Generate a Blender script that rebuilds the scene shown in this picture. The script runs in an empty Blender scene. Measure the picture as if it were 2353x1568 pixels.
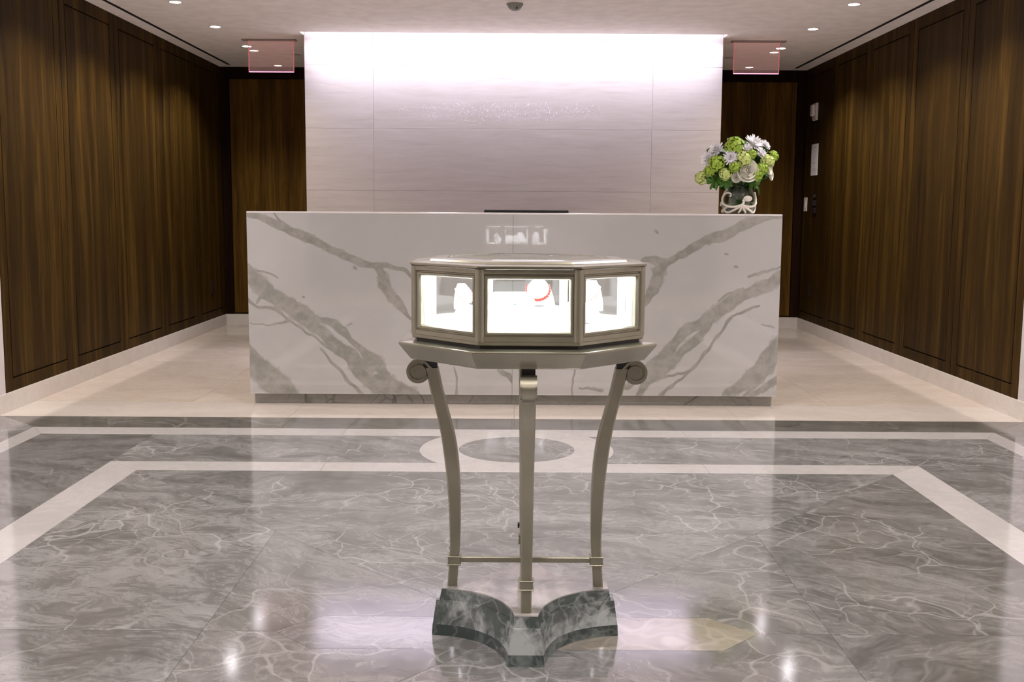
import bpy, bmesh, math, random
import numpy as np
from mathutils import Vector, Matrix, noise as mnoise

random.seed(7)
S = bpy.context.scene
COL = S.collection
PI = math.pi

# ------------------------------------------------------------------ camera
cam_d = bpy.data.cameras.new('camera')
cam = bpy.data.objects.new('camera', cam_d)
COL.objects.link(cam)
cam_d.sensor_width = 36.0
cam_d.lens = 2480.0 / 2353.0 * 36.0
cam_d.clip_start = 0.05
_p, _y, _r = 0.12032, 0.00095, 0.00629
_fw = Vector((math.sin(_y) * math.cos(_p), math.cos(_y) * math.cos(_p), -math.sin(_p)))
_rt0 = Vector((math.cos(_y), -math.sin(_y), 0))
_up0 = _rt0.cross(_fw)
_rt = math.cos(_r) * _rt0 + math.sin(_r) * _up0
_up = -math.sin(_r) * _rt0 + math.cos(_r) * _up0
cam.matrix_world = Matrix(((_rt.x, _up.x, -_fw.x, 0.0), (_rt.y, _up.y, -_fw.y, 0.0),
                           (_rt.z, _up.z, -_fw.z, 1.12), (0, 0, 0, 1)))
S.camera = cam

# ------------------------------------------------------------------ world, exposure
w = bpy.data.worlds.new('world')
S.world = w
w.use_nodes = True
w.node_tree.nodes['Background'].inputs[0].default_value = (0.02, 0.02, 0.02, 1)
S.view_settings.view_transform = 'Standard'
S.view_settings.look = 'None'
S.view_settings.gamma = 1.0
S.view_settings.exposure = 1.56
S.view_settings.use_curve_mapping = False
S.cycles.max_bounces = 6
S.cycles.diffuse_bounces = 3
S.cycles.glossy_bounces = 3
S.cycles.transmission_bounces = 2
S.cycles.transparent_max_bounces = 10
S.cycles.sample_clamp_indirect = 6.0
S.cycles.adaptive_threshold = 0.04
S.cycles.adaptive_min_samples = 16

DOWN_W = 25.5           # watts of each ceiling downlight
DOWN_C = (1.0, 0.95, 0.905)
COVE_E = 12.0           # emission of the visible cove strip above the feature wall
COVE_W = 12.0          # watts of the strip's own beam down the wall
COVE_C = (0.75, 0.765, 1.0)
CASE_E = 27.0           # emission of the strip inside the showcase
CASE_C = (0.93, 0.95, 1.0)

# ------------------------------------------------------------------ dimensions
XL, XR, YB, YN = -2.77, 2.785, 10.45, -2.6
ZC = 2.455
WOOD_Y0 = 5.85

# ------------------------------------------------------------------ helpers
def tag(o, label=None, cat=None, group=None, kind=None):
    if label: o['label'] = label
    if cat: o['category'] = cat
    if group: o['group'] = group
    if kind: o['kind'] = kind
    return o

def obj(name, mesh, mat=None, parent=None, loc=(0, 0, 0)):
    o = bpy.data.objects.new(name, mesh)
    COL.objects.link(o)
    if mat is not None:
        if len(mesh.materials) == 0:
            mesh.materials.append(mat)
    if parent is not None:
        o.parent = parent
    o.location = loc
    return o

def empty(name, loc=(0, 0, 0), rz=0.0, parent=None):
    o = bpy.data.objects.new(name, None)
    COL.objects.link(o)
    o.empty_display_size = 0.05
    o.location = loc
    o.rotation_euler = (0, 0, rz)
    if parent is not None:
        o.parent = parent
    return o

class MB:
    def __init__(self):
        self.v, self.f = [], []
    def add(self, vs, fs):
        n = len(self.v)
        self.v += [tuple(p) for p in vs]
        self.f += [tuple(i + n for i in f) for f in fs]
        return self
    def box(self, x0, x1, y0, y1, z0, z1):
        return self.add([(x0, y0, z0), (x1, y0, z0), (x1, y1, z0), (x0, y1, z0),
                         (x0, y0, z1), (x1, y0, z1), (x1, y1, z1), (x0, y1, z1)],
                        [(0, 3, 2, 1), (4, 5, 6, 7), (0, 1, 5, 4), (1, 2, 6, 5), (2, 3, 7, 6), (3, 0, 4, 7)])
    def prism(self, poly, z0, z1):
        n = len(poly)
        vs = [(x, y, z0) for x, y in poly] + [(x, y, z1) for x, y in poly]
        fs = [tuple(range(n - 1, -1, -1)), tuple(range(n, 2 * n))]
        fs += [(i, (i + 1) % n, n + (i + 1) % n, n + i) for i in range(n)]
        return self.add(vs, fs)
    def loft(self, loops, cap0=True, cap1=True, close=False):
        n = len(loops[0])
        vs = [p for l in loops for p in l]
        fs = []
        m = len(loops)
        for k in range(m if close else m - 1):
            k2 = (k + 1) % m
            fs += [(k * n + i, k * n + (i + 1) % n, k2 * n + (i + 1) % n, k2 * n + i) for i in range(n)]
        if not close:
            if cap0: fs.append(tuple(range(n - 1, -1, -1)))
            if cap1: fs.append(tuple((m - 1) * n + i for i in range(n)))
        return self.add(vs, fs)
    def tube(self, pts, r, n=8, close=False):
        pts = [Vector(p) for p in pts]
        loops = []
        up = Vector((0.13, 0.21, 1)).normalized()
        for i, p in enumerate(pts):
            a = pts[max(i - 1, 0)]; b = pts[min(i + 1, len(pts) - 1)]
            t = (b - a).normalized()
            u = t.cross(up)
            if u.length < 0.05: u = t.cross(Vector((1, 0, 0)))
            u.normalize(); vv = t.cross(u)
            up = -vv if False else up
            rr = r[i] if isinstance(r, (list, tuple)) else r
            loops.append([p + rr * (math.cos(2 * PI * k / n) * u + math.sin(2 * PI * k / n) * vv) for k in range(n)])
        return self.loft(loops)
    def lathe(self, prof, n=32, c=(0, 0)):
        loops = [[(c[0] + r * math.cos(2 * PI * k / n), c[1] + r * math.sin(2 * PI * k / n), z) for k in range(n)] for r, z in prof]
        return self.loft(loops)
    def mesh(self, name, smooth=False, bevel=0.0, segs=2, angle=40):
        me = bpy.data.meshes.new(name)
        bm = bmesh.new()
        bv = [bm.verts.new(p) for p in self.v]
        for f in self.f:
            try: bm.faces.new([bv[i] for i in f])
            except ValueError: pass
        bmesh.ops.recalc_face_normals(bm, faces=bm.faces)
        if bevel > 0:
            ed = [e for e in bm.edges if len(e.link_faces) == 2 and e.calc_face_angle(0) > math.radians(30)]
            bmesh.ops.bevel(bm, geom=ed, offset=bevel, segments=segs, affect='EDGES', profile=0.5, clamp_overlap=True)
        big = [f for f in bm.faces if len(f.verts) > 4]
        if big: bmesh.ops.triangulate(bm, faces=big)
        if smooth:
            for f in bm.faces: f.smooth = True
            for e in bm.edges:
                if len(e.link_faces) == 2 and e.calc_face_angle(0) > math.radians(angle): e.smooth = False
        bm.to_mesh(me); bm.free()
        return me

def build(name, mb, mat, parent=None, loc=(0, 0, 0), **kw):
    return obj(name, mb.mesh(name, **kw), mat, parent, loc)

def light(name, kind, loc, energy, color, parent=None, rot=(0, 0, 0), **kw):
    d = bpy.data.lights.new(name, kind)
    d.energy = energy; d.color = color
    for k, v in kw.items(): setattr(d, k, v)
    o = bpy.data.objects.new(name, d)
    COL.objects.link(o)
    o.location = loc; o.rotation_euler = rot
    if parent is not None: o.parent = parent
    return o

# ------------------------------------------------------------------ materials
class NT:
    def __init__(self, name):
        self.m = bpy.data.materials.new(name)
        self.m.use_nodes = True
        self.t = self.m.node_tree
        self.t.nodes.clear()
        self.out = self.t.nodes.new('ShaderNodeOutputMaterial')
    def n(self, typ, ins=None, **props):
        nd = self.t.nodes.new(typ)
        for k, v in props.items(): setattr(nd, k, v)
        for k, v in (ins or {}).items():
            s = nd.inputs[k]
            if isinstance(v, bpy.types.NodeSocket): self.t.links.new(v, s)
            else: s.default_value = v
        return nd
    def math(self, op, a, b=None, c=None, clamp=False):
        nd = self.n('ShaderNodeMath', operation=op, use_clamp=clamp)
        for i, v in enumerate((a, b, c)):
            if v is None: continue
            if isinstance(v, bpy.types.NodeSocket): self.t.links.new(v, nd.inputs[i])
            else: nd.inputs[i].default_value = v
        return nd.outputs[0]
    def mix(self, fac, a, b, blend='MIX'):
        nd = self.n('ShaderNodeMix', data_type='RGBA', blend_type=blend)
        for s, v in ((nd.inputs[0], fac), (nd.inputs[6], a), (nd.inputs[7], b)):
            if isinstance(v, bpy.types.NodeSocket): self.t.links.new(v, s)
            else: s.default_value = v if isinstance(v, float) or isinstance(v, int) else (*v, 1.0)
        return nd.outputs[2]
    def ramp(self, fac, stops):
        nd = self.n('ShaderNodeValToRGB')
        cr = nd.color_ramp
        while len(cr.elements) > len(stops): cr.elements.remove(cr.elements[-1])
        while len(cr.elements) < len(stops): cr.elements.new(0.5)
        for e, (p, c) in zip(cr.elements, stops):
            e.position = p
            e.color = (c, c, c, 1) if isinstance(c, (int, float)) else (*c, 1)
        self.t.links.new(fac, nd.inputs[0])
        return nd.outputs[0]
    def step(self, v, a, b):
        nd = self.n('ShaderNodeMapRange', {'Value': v, 'From Min': a, 'From Max': b, 'To Min': 0.0, 'To Max': 1.0}, interpolation_type='SMOOTHSTEP')
        return nd.outputs[0]
    def bsdf(self, **ins):
        nd = self.n('ShaderNodeBsdfPrincipled', {k.replace('_', ' '): v for k, v in ins.items()})
        self.t.links.new(nd.outputs[0], self.out.inputs[0])
        return nd

def plain(name, col, rough=0.5, metal=0.0, **kw):
    t = NT(name)
    b = t.bsdf(Roughness=rough, Metallic=metal, **kw)
    b.inputs['Base Color'].default_value = (*col, 1)
    # faint mottling so that no surface is perfectly flat in colour
    tc = t.n('ShaderNodeTexCoord').outputs['Object']
    nz = t.n('ShaderNodeTexNoise', {'Vector': tc, 'Scale': 9.0, 'Detail': 3.0}).outputs[0]
    c = t.mix(t.step(nz, 0.3, 0.7), tuple(x * 0.94 for x in col), tuple(min(1, x * 1.04) for x in col))
    t.t.links.new(c, b.inputs['Base Color'])
    return t.m

def emis(name, col, strength):
    t = NT(name)
    e = t.n('ShaderNodeEmission', {'Color': (*col, 1), 'Strength': strength})
    t.t.links.new(e.outputs[0], t.out.inputs[0])
    return t.m

def wood(name, dark, mid, lite, rough=0.38):
    t = NT(name)
    tc = t.n('ShaderNodeTexCoord').outputs['Object']
    rnd = t.n('ShaderNodeObjectInfo').outputs['Random']
    off = t.n('ShaderNodeCombineXYZ', {'X': t.math('MULTIPLY', rnd, 31.0), 'Y': t.math('MULTIPLY', rnd, 17.0), 'Z': t.math('MULTIPLY', rnd, 7.0)}).outputs[0]
    p = t.n('ShaderNodeVectorMath', {0: tc, 1: off}, operation='ADD').outputs[0]
    # slow sideways wander of the figure
    wn = t.n('ShaderNodeTexNoise', {'Vector': t.n('ShaderNodeMapping', {'Vector': p, 'Scale': (3.0, 3.0, 1.1)}).outputs[0], 'Scale': 1.0, 'Detail': 2.0}).outputs['Color']
    wd = t.n('ShaderNodeVectorMath', {0: wn, 1: (0.10, 0.10, 0.0)}, operation='MULTIPLY').outputs[0]
    p2 = t.n('ShaderNodeVectorMath', {0: p, 1: wd}, operation='ADD').outputs[0]
    broad = t.n('ShaderNodeTexNoise', {'Vector': t.n('ShaderNodeMapping', {'Vector': p2, 'Scale': (9.0, 9.0, 0.35)}).outputs[0], 'Scale': 1.0, 'Detail': 3.0, 'Roughness': 0.55}).outputs[0]
    fine = t.n('ShaderNodeTexNoise', {'Vector': t.n('ShaderNodeMapping', {'Vector': p2, 'Scale': (60.0, 60.0, 1.4)}).outputs[0], 'Scale': 1.0, 'Detail': 2.0, 'Roughness': 0.6}).outputs[0]
    f = t.math('ADD', t.math('MULTIPLY', broad, 0.62), t.math('MULTIPLY', fine, 0.38))
    c = t.ramp(f, [(0.33, dark), (0.5, mid), (0.68, lite)])
    b = t.bsdf(Roughness=rough)
    b.inputs['Specular IOR Level'].default_value = 0.06
    t.t.links.new(c, b.inputs['Base Color'])
    bp = t.n('ShaderNodeBump', {'Height': fine, 'Strength': 0.06, 'Distance': 0.002})
    t.t.links.new(bp.outputs[0], b.inputs['Normal'])
    return t.m

def stone(name, base, streak, vein, vein_amt=0.5, rough=0.095, streak_scale=(1.2, 5.0, 5.0), vscale=2.3, rotate=True, var=0.12, ior=1.5, spec_tint=(1, 1, 1)):
    """polished marble: cloudy streaks plus crackled pale veins; each piece takes its own offset and direction"""
    t = NT(name)
    tc = t.n('ShaderNodeTexCoord').outputs['Object']
    rnd = t.n('ShaderNodeObjectInfo').outputs['Random']
    off = t.n('ShaderNodeCombineXYZ', {'X': t.math('MULTIPLY', rnd, 41.0), 'Y': t.math('MULTIPLY', rnd, 23.0), 'Z': t.math('MULTIPLY', rnd, 11.0)}).outputs[0]
    p = t.n('ShaderNodeVectorMath', {0: tc, 1: off}, operation='ADD').outputs[0]
    if rotate:
        p = t.n('ShaderNodeVectorRotate', {'Vector': p, 'Angle': t.math('ADD', t.math('MULTIPLY', rnd, 1.1), -0.3)}, rotation_type='Z_AXIS').outputs[0]
    wn = t.n('ShaderNodeTexNoise', {'Vector': p, 'Scale': 1.6, 'Detail': 3.0, 'Roughness': 0.6}).outputs['Color']
    wd = t.n('ShaderNodeVectorMath', {0: wn, 1: (0.55, 0.55, 0.55)}, operation='MULTIPLY').outputs[0]
    p2 = t.n('ShaderNodeVectorMath', {0: p, 1: wd}, operation='ADD').outputs[0]
    ms = t.n('ShaderNodeMapping', {'Vector': p2, 'Scale': streak_scale}).outputs[0]
    s1 = t.n('ShaderNodeTexNoise', {'Vector': ms, 'Scale': 1.3, 'Detail': 4.0, 'Roughness': 0.62}).outputs[0]
    s2 = t.n('ShaderNodeTexNoise', {'Vector': ms, 'Scale': 11.0, 'Detail': 3.0, 'Roughness': 0.7}).outputs[0]
    sf = t.step(t.math('ADD', t.math('MULTIPLY', s1, 0.58), t.math('MULTIPLY', s2, 0.42)), 0.37, 0.63)
    c = t.mix(sf, base, streak)
    v1 = t.n('ShaderNodeTexVoronoi', {'Vector': p2, 'Scale': vscale}, feature='DISTANCE_TO_EDGE').outputs['Distance']
    v2 = t.n('ShaderNodeTexVoronoi', {'Vector': t.n('ShaderNodeVectorMath', {0: p2, 1: (3.3, 1.7, 9.1)}, operation='ADD').outputs[0], 'Scale': vscale * 2.7}, feature='DISTANCE_TO_EDGE').outputs['Distance']
    mk = t.n('ShaderNodeTexNoise', {'Vector': p, 'Scale': 1.7, 'Detail': 1.0}).outputs[0]
    a1 = t.math('MULTIPLY', t.math('SUBTRACT', 1.0, t.step(v1, 0.0, 0.022)), t.step(mk, 0.33, 0.58))
    a2 = t.math('MULTIPLY', t.math('SUBTRACT', 1.0, t.step(v2, 0.0, 0.05)), t.step(mk, 0.44, 0.66))
    vf = t.math('MULTIPLY', t.math('ADD', a1, t.math('MULTIPLY', a2, 0.7), clamp=True), vein_amt)
    c = t.mix(vf, c, vein)
    if var > 0:
        hs = t.n('ShaderNodeHueSaturation', {'Hue': 0.5, 'Saturation': 1.0, 'Value': t.math('ADD', t.math('MULTIPLY', t.math('FRACT', t.math('MULTIPLY', rnd, 7.31)), 2 * var), 1.0 - var), 'Fac': 1.0, 'Color': c})
        c = hs.outputs[0]
    b = t.bsdf(Roughness=rough, IOR=ior)
    b.inputs['Specular Tint'].default_value = (*spec_tint, 1)
    t.t.links.new(c, b.inputs['Base Color'])
    return t.m

def thin_glass(name, tint=(1, 1, 1), ior=1.45, rough=0.0, glow=None):
    """thin pane: clear, with the mirror share rising towards grazing (Schlick), the same from both faces"""
    t = NT(name)
    tr = t.n('ShaderNodeBsdfTransparent', {'Color': (*tint, 1)})
    gl = t.n('ShaderNodeBsdfGlossy', {'Roughness': rough, 'Color': (1, 1, 1, 1)})
    ge = t.n('ShaderNodeNewGeometry')
    dt = t.n('ShaderNodeVectorMath', {0: ge.outputs['Normal'], 1: ge.outputs['Incoming']}, operation='DOT_PRODUCT').outputs['Value']
    f0 = ((ior - 1) / (ior + 1)) ** 2
    k = t.math('POWER', t.math('SUBTRACT', 1.0, t.math('ABSOLUTE', dt), clamp=True), 5.0)
    fr = t.math('ADD', f0, t.math('MULTIPLY', k, 1.0 - f0))
    mx = t.n('ShaderNodeMixShader', {0: fr, 1: tr.outputs[0], 2: gl.outputs[0]})
    sh = mx.outputs[0]
    if glow:
        em = t.n('ShaderNodeEmission', {'Color': (*glow[0], 1), 'Strength': glow[1]})
        sh = t.n('ShaderNodeAddShader', {0: sh, 1: em.outputs[0]}).outputs[0]
    t.t.links.new(sh, t.out.inputs[0])
    return t.m

M = {}
M['wood'] = wood('walnut panel', (0.0160, 0.0076, 0.0014), (0.0350, 0.0175, 0.0028), (0.084, 0.044, 0.0072), 0.55)
M['wood_dark'] = wood('dark walnut frame', (0.008, 0.003, 0.0018), (0.015, 0.006, 0.003), (0.025, 0.0105, 0.0045), 0.5)
M['wood_door_lit'] = wood('walnut panel with light painted in', (0.040, 0.0185, 0.0036), (0.092, 0.046, 0.0078), (0.170, 0.090, 0.0160), 0.5)  # wall walnut made lighter, standing in for light missing on the back doors
M['groove'] = plain('groove shadow gap', (0.02, 0.010, 0.004), 0.8)
M['plaster'] = plain('pale plaster', (0.55, 0.50, 0.49), 0.6)
M['ceiling'] = plain('ceiling paint', (0.90, 0.845, 0.79), 0.75)
M['cove'] = plain('cove white', (0.8, 0.8, 0.8), 0.6)
M['black'] = plain('matt black', (0.012, 0.012, 0.013), 0.45)
M['dark'] = plain('dark bronze plate', (0.014, 0.008, 0.012), 0.4)
M['white_plastic'] = plain('white plastic', (0.78, 0.74, 0.70), 0.4)
M['paper'] = plain('white paper', (0.80, 0.76, 0.78), 0.7)
M['ink'] = plain('grey ink', (0.35, 0.33, 0.36), 0.7)
M['grout'] = plain('grey grout', (0.24, 0.22, 0.21), 0.8)
POL = dict(ior=3.3, spec_tint=(0.89, 0.88, 1.0), rough=0.10)      # deep polish of the inlaid marble
M['f_grey'] = stone('grey floor marble', (0.100, 0.095, 0.090), (0.208, 0.198, 0.194), (0.36, 0.345, 0.34), 0.48, vscale=3.4, **POL)
M['f_grey_deep'] = stone('deeper grey floor marble', (0.082, 0.078, 0.072), (0.170, 0.161, 0.154), (0.32, 0.305, 0.295), 0.45, vscale=3.4, **POL)
M['f_brown'] = stone('brown grey floor marble', (0.17, 0.145, 0.115), (0.23, 0.20, 0.165), (0.36, 0.31, 0.27), 0.5, **POL)
M['f_dark'] = stone('dark grey band marble', (0.085, 0.080, 0.070), (0.135, 0.127, 0.114), (0.25, 0.235, 0.215), 0.45, **POL)
M['f_white'] = stone('white band marble', (0.37, 0.345, 0.335), (0.42, 0.39, 0.38), (0.34, 0.31, 0.30), 0.25, streak_scale=(2, 2, 2), var=0.05, **POL)
M['f_beige'] = stone('beige corridor stone', (0.47, 0.385, 0.320), (0.54, 0.45, 0.385), (0.56, 0.48, 0.42), 0.15, streak_scale=(0.8, 2.5, 2.5), var=0.03, ior=1.5)
M['f_light'] = stone('light beige band stone', (0.50, 0.43, 0.38), (0.56, 0.49, 0.44), (0.5, 0.43, 0.38), 0.2, streak_scale=(0.8, 2.5, 2.5), var=0.03, ior=2.2)
M['skirting'] = stone('pale stone skirting', (0.58, 0.52, 0.47), (0.64, 0.58, 0.53), (0.6, 0.55, 0.5), 0.2, rough=0.25, rotate=False, var=0.03)

# feature wall travertine: thin horizontal bedding streaks, plus a patch of pale flecks mid-wall
def travertine(name, flecks):
    t = NT(name)
    geo = t.n('ShaderNodeNewGeometry').outputs['Position']
    rnd = t.n('ShaderNodeObjectInfo').outputs['Random']
    off = t.n('ShaderNodeCombineXYZ', {'X': t.math('MULTIPLY', rnd, 9.0), 'Y': 0.0, 'Z': t.math('MULTIPLY', rnd, 5.0)}).outputs[0]
    p = t.n('ShaderNodeVectorMath', {0: geo, 1: off}, operation='ADD').outputs[0]
    wn = t.n('ShaderNodeTexNoise', {'Vector': t.n('ShaderNodeMapping', {'Vector': p, 'Scale': (1.5, 1.5, 3.0)}).outputs[0], 'Scale': 1.0, 'Detail': 3.0}).outputs['Color']
    wd = t.n('ShaderNodeVectorMath', {0: wn, 1: (0.0, 0.0, 0.12)}, operation='MULTIPLY').outputs[0]
    p2 = t.n('ShaderNodeVectorMath', {0: p, 1: wd}, operation='ADD').outputs[0]
    s1 = t.n('ShaderNodeTexNoise', {'Vector': t.n('ShaderNodeMapping', {'Vector': p2, 'Scale': (2.2, 2.2, 26.0)}).outputs[0], 'Scale': 1.0, 'Detail': 6.0, 'Roughness': 0.65}).outputs[0]
    s2 = t.n('ShaderNodeTexNoise', {'Vector': t.n('ShaderNodeMapping', {'Vector': p2, 'Scale': (5.0, 5.0, 60.0)}).outputs[0], 'Scale': 1.0, 'Detail': 4.0, 'Roughness': 0.6}).outputs[0]
    f = t.math('ADD', t.math('MULTIPLY', s1, 0.7), t.math('MULTIPLY', s2, 0.3))
    c = t.ramp(f, [(0.28, (0.36, 0.303, 0.252)), (0.42, (0.43, 0.367, 0.317)), (0.6, (0.47, 0.405, 0.36)), (0.75, (0.50, 0.435, 0.39))])
    if flecks:
        sx = t.n('ShaderNodeSeparateXYZ', {0: geo})
        ex = t.math('DIVIDE', t.math('SUBTRACT', sx.outputs[0], -0.08), 0.78)
        ez = t.math('DIVIDE', t.math('SUBTRACT', sx.outputs[2], 1.885), 0.10)
        d2 = t.math('ADD', t.math('MULTIPLY', ex, ex), t.math('MULTIPLY', ez, ez))
        blob = t.n('ShaderNodeTexNoise', {'Vector': geo, 'Scale': 7.0, 'Detail': 2.0}).outputs[0]
        msk = t.step(t.math('ADD', d2, t.math('MULTIPLY', t.math('SUBTRACT', blob, 0.5), 2.2)), 1.0, 0.45)
        fl = t.n('ShaderNodeTexNoise', {'Vector': geo, 'Scale': 95.0, 'Detail': 2.0}).outputs[0]
        hi = t.math('MULTIPLY', t.step(fl, 0.60, 0.68), msk)
        lo = t.math('MULTIPLY', t.step(fl, 0.42, 0.34), msk)
        c = t.mix(t.math('MULTIPLY', hi, 0.75), c, (0.72, 0.68, 0.70))
        c = t.mix(t.math('MULTIPLY', lo, 0.30), c, (0.33, 0.30, 0.28))
    b = t.bsdf(Roughness=0.42)
    t.t.links.new(c, b.inputs['Base Color'])
    return t.m

M['travertine'] = travertine('travertine wall slab', False)
M['travertine_flecked'] = travertine('travertine wall slab with pale flecks', True)

def calacatta(name):
    t = NT(name)
    at = t.n('ShaderNodeAttribute', attribute_name='vein').outputs['Fac']
    geo = t.n('ShaderNodeNewGeometry').outputs['Position']
    n1 = t.n('ShaderNodeTexNoise', {'Vector': geo, 'Scale': 16.0, 'Detail': 5.0, 'Roughness': 0.65}).outputs[0]
    n2 = t.n('ShaderNodeTexNoise', {'Vector': geo, 'Scale': 2.2, 'Detail': 4.0}).outputs[0]
    v = t.math('ADD', at, t.math('MULTIPLY', t.math('SUBTRACT', n1, 0.5), t.math('MULTIPLY', t.step(at, 0.02, 0.3), 0.55)))
    m = t.step(v, 0.36, 0.56)
    base = t.mix(t.step(n2, 0.35, 0.65), (0.365, 0.345, 0.332), (0.40, 0.378, 0.368))
    vc = t.mix(t.step(n1, 0.35, 0.65), (0.195, 0.188, 0.162), (0.275, 0.256, 0.232))
    c = t.mix(t.math('MULTIPLY', m, 0.93), base, vc)
    rm = t.math('MULTIPLY', t.math('SUBTRACT', 1.0, t.step(t.math('ABSOLUTE', t.math('SUBTRACT', v, 0.40)), 0.0, 0.10)), t.step(n1, 0.52, 0.68))
    c = t.mix(t.math('MULTIPLY', rm, 0.5), c, (0.17, 0.16, 0.14))
    b = t.bsdf(Roughness=0.02, IOR=1.9)
    t.t.links.new(c, b.inputs['Base Color'])
    return t.m
M['calacatta'] = calacatta('white marble with grey veins')
M['plinth_marble'] = stone('grey green plinth marble', (0.30, 0.285, 0.25), (0.36, 0.335, 0.305), (0.10, 0.10, 0.085), 0.7, rough=0.15, streak_scale=(2, 2, 8), vscale=2.2, rotate=False, var=0.0)
M['counter_top'] = plain('white marble edge', (0.58, 0.53, 0.52), 0.15)

# ------------------------------------------------------------------ floor
floor = build('floor', MB().box(XL - 0.2, XR + 0.2, YN - 0.2, YB + 0.2, -0.12, -0.0035), M['grout'])
tag(floor, kind='structure')
G = 0.0006   # half joint

def shrink(poly, g):
    """pull a convex-ish polygon in by g (joint)"""
    n = len(poly)
    out = []
    area = sum(poly[i][0] * poly[(i + 1) % n][1] - poly[(i + 1) % n][0] * poly[i][1] for i in range(n))
    sgn = 1 if area > 0 else -1
    for i in range(n):
        a, b, c = Vector(poly[i - 1]), Vector(poly[i]), Vector(poly[(i + 1) % n])
        n1 = Vector((-(b - a).y, (b - a).x)).normalized() * sgn
        n2 = Vector((-(c - b).y, (c - b).x)).normalized() * sgn
        k = (n1 + n2)
        den = max(0.25, 1 + n1.dot(n2))
        out.append(tuple(b + k * (g / den)))
    return out

def tile(poly, mat, name='tile'):
    cx = sum(p[0] for p in poly) / len(poly); cy = sum(p[1] for p in poly) / len(poly)
    q = [(x - cx, y - cy) for x, y in shrink(poly, G)]
    return build(name, MB().prism(q, -0.015, 0.0), mat, floor, (cx, cy, 0))

def rect(x0, x1, y0, y1): return [(x0, y0), (x1, y0), (x1, y1), (x0, y1)]

FX, FY = 0.02, 2.77
HX = [1.63, 1.80, 2.36, 2.47]
HY = [1.78, 1.945, 2.52, 2.69, 2.98]
IX, IY = 0.84, 0.90
def P(sx, sy): return (FX + sx, FY + sy)
# the inner field: pointed bars, inner triangles and outer trapezoids
BW, BT = 0.112, 0.645
DI, DO = BT - BW, BT
for sx in (1, -1):
    bar = [P(0, -BW), P(sx * DI, -BW), P(sx * DO, 0), P(sx * DI, BW), P(0, BW)]
    tile(bar, M['f_brown'] if sx > 0 else M['f_grey'])
    # side triangle above and below the bar
    for sy in (1, -1):
        k = BW * IX / IY
        tile([P(sx * k, sy * BW), P(sx * DI, sy * BW), P(sx * DO, 0), P(sx * IX, 0), P(sx * IX, sy * IY)], M['f_grey_deep'])
        tile([P(sx * IX, 0), P(sx * HX[0], 0), P(sx * HX[0], sy * HY[0]), P(sx * IX, sy * IY)], M['f_grey_deep'] if sx > 0 else M['f_grey'])
for sy in (1, -1):
    k = BW * IX / IY
    tile([P(-k, sy * BW), P(k, sy * BW), P(IX, sy * IY), P(-IX, sy * IY)], M['f_grey'])
    tile([P(-IX, sy * IY), P(IX, sy * IY), P(HX[0], sy * HY[0]), P(-HX[0], sy * HY[0])], M['f_grey'])
# circular inlay
CCX, CCY, R1, R2 = 0.030, 5.005, 0.272, 0.458
def circ(r, n=72): return [(CCX + r * math.cos(2 * PI * i / n), CCY + r * math.sin(2 * PI * i / n)) for i in range(n)]
tile(circ(R1), M['f_grey'], 'disc_inlay')
for q in range(4):
    a0 = q * PI / 2 + PI / 4
    arc = [a0 + (PI / 2) * i / 18 for i in range(19)]
    tile([(CCX + R2 * math.cos(a), CCY + R2 * math.sin(a)) for a in arc] + [(CCX + R1 * math.cos(a), CCY + R1 * math.sin(a)) for a in reversed(arc)], M['f_white'], 'ring_inlay')
def arc_side(sx, y0, y1, n=18):
    pts = []
    for i in range(n + 1):
        y = y0 + (y1 - y0) * i / n
        dd = R2 * R2 - (y - CCY) ** 2
        pts.append((CCX + sx * math.sqrt(max(dd, 0.0)), y))
    return pts
def band(h0x, h1x, h0y, h1y, mat, xs, ys, circle=False, mitre=True):
    """a rectangular band running round the field, cut into lengths at xs (front, back) and ys (sides)"""
    for sy in (1, -1):
        seams = [-1] + sorted(xs) + [1]
        for a, b in zip(seams[:-1], seams[1:]):
            la, lb = (-h0x if a == -1 else a), (h0x if b == 1 else b)
            ua, ub = (-h1x if (a == -1 and mitre) else la), (h1x if (b == 1 and mitre) else lb)
            A, B, Cc, D = P(la, sy * h0y), P(lb, sy * h0y), P(ub, sy * h1y), P(ua, sy * h1y)
            if circle and sy > 0 and A[0] < CCX < B[0]:
                tile([A] + arc_side(-1, A[1], D[1]) + [D], mat)
                tile(arc_side(1, B[1], Cc[1])[::-1] + [B, Cc] if False else ([B, Cc] + arc_side(1, B[1], Cc[1])[::-1]), mat)
            else:
                tile([A, B, Cc, D], mat)
    for sx in (1, -1):
        seams = [-1] + sorted(ys) + [1]
        for a, b in zip(seams[:-1], seams[1:]):
            la, lb = (-h0y if a == -1 else a), (h0y if b == 1 else b)
            ua, ub = (-h1y if (a == -1 and mitre) else la), (h1y if (b == 1 and mitre) else lb)
            tile([P(sx * h0x, la), P(sx * h0x, lb), P(sx * h1x, ub), P(sx * h1x, ua)], mat)
band(HX[0], HX[1], HY[0], HY[1], M['f_white'], [-0.84, 0.84], [-0.6, 0.6], True)
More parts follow.
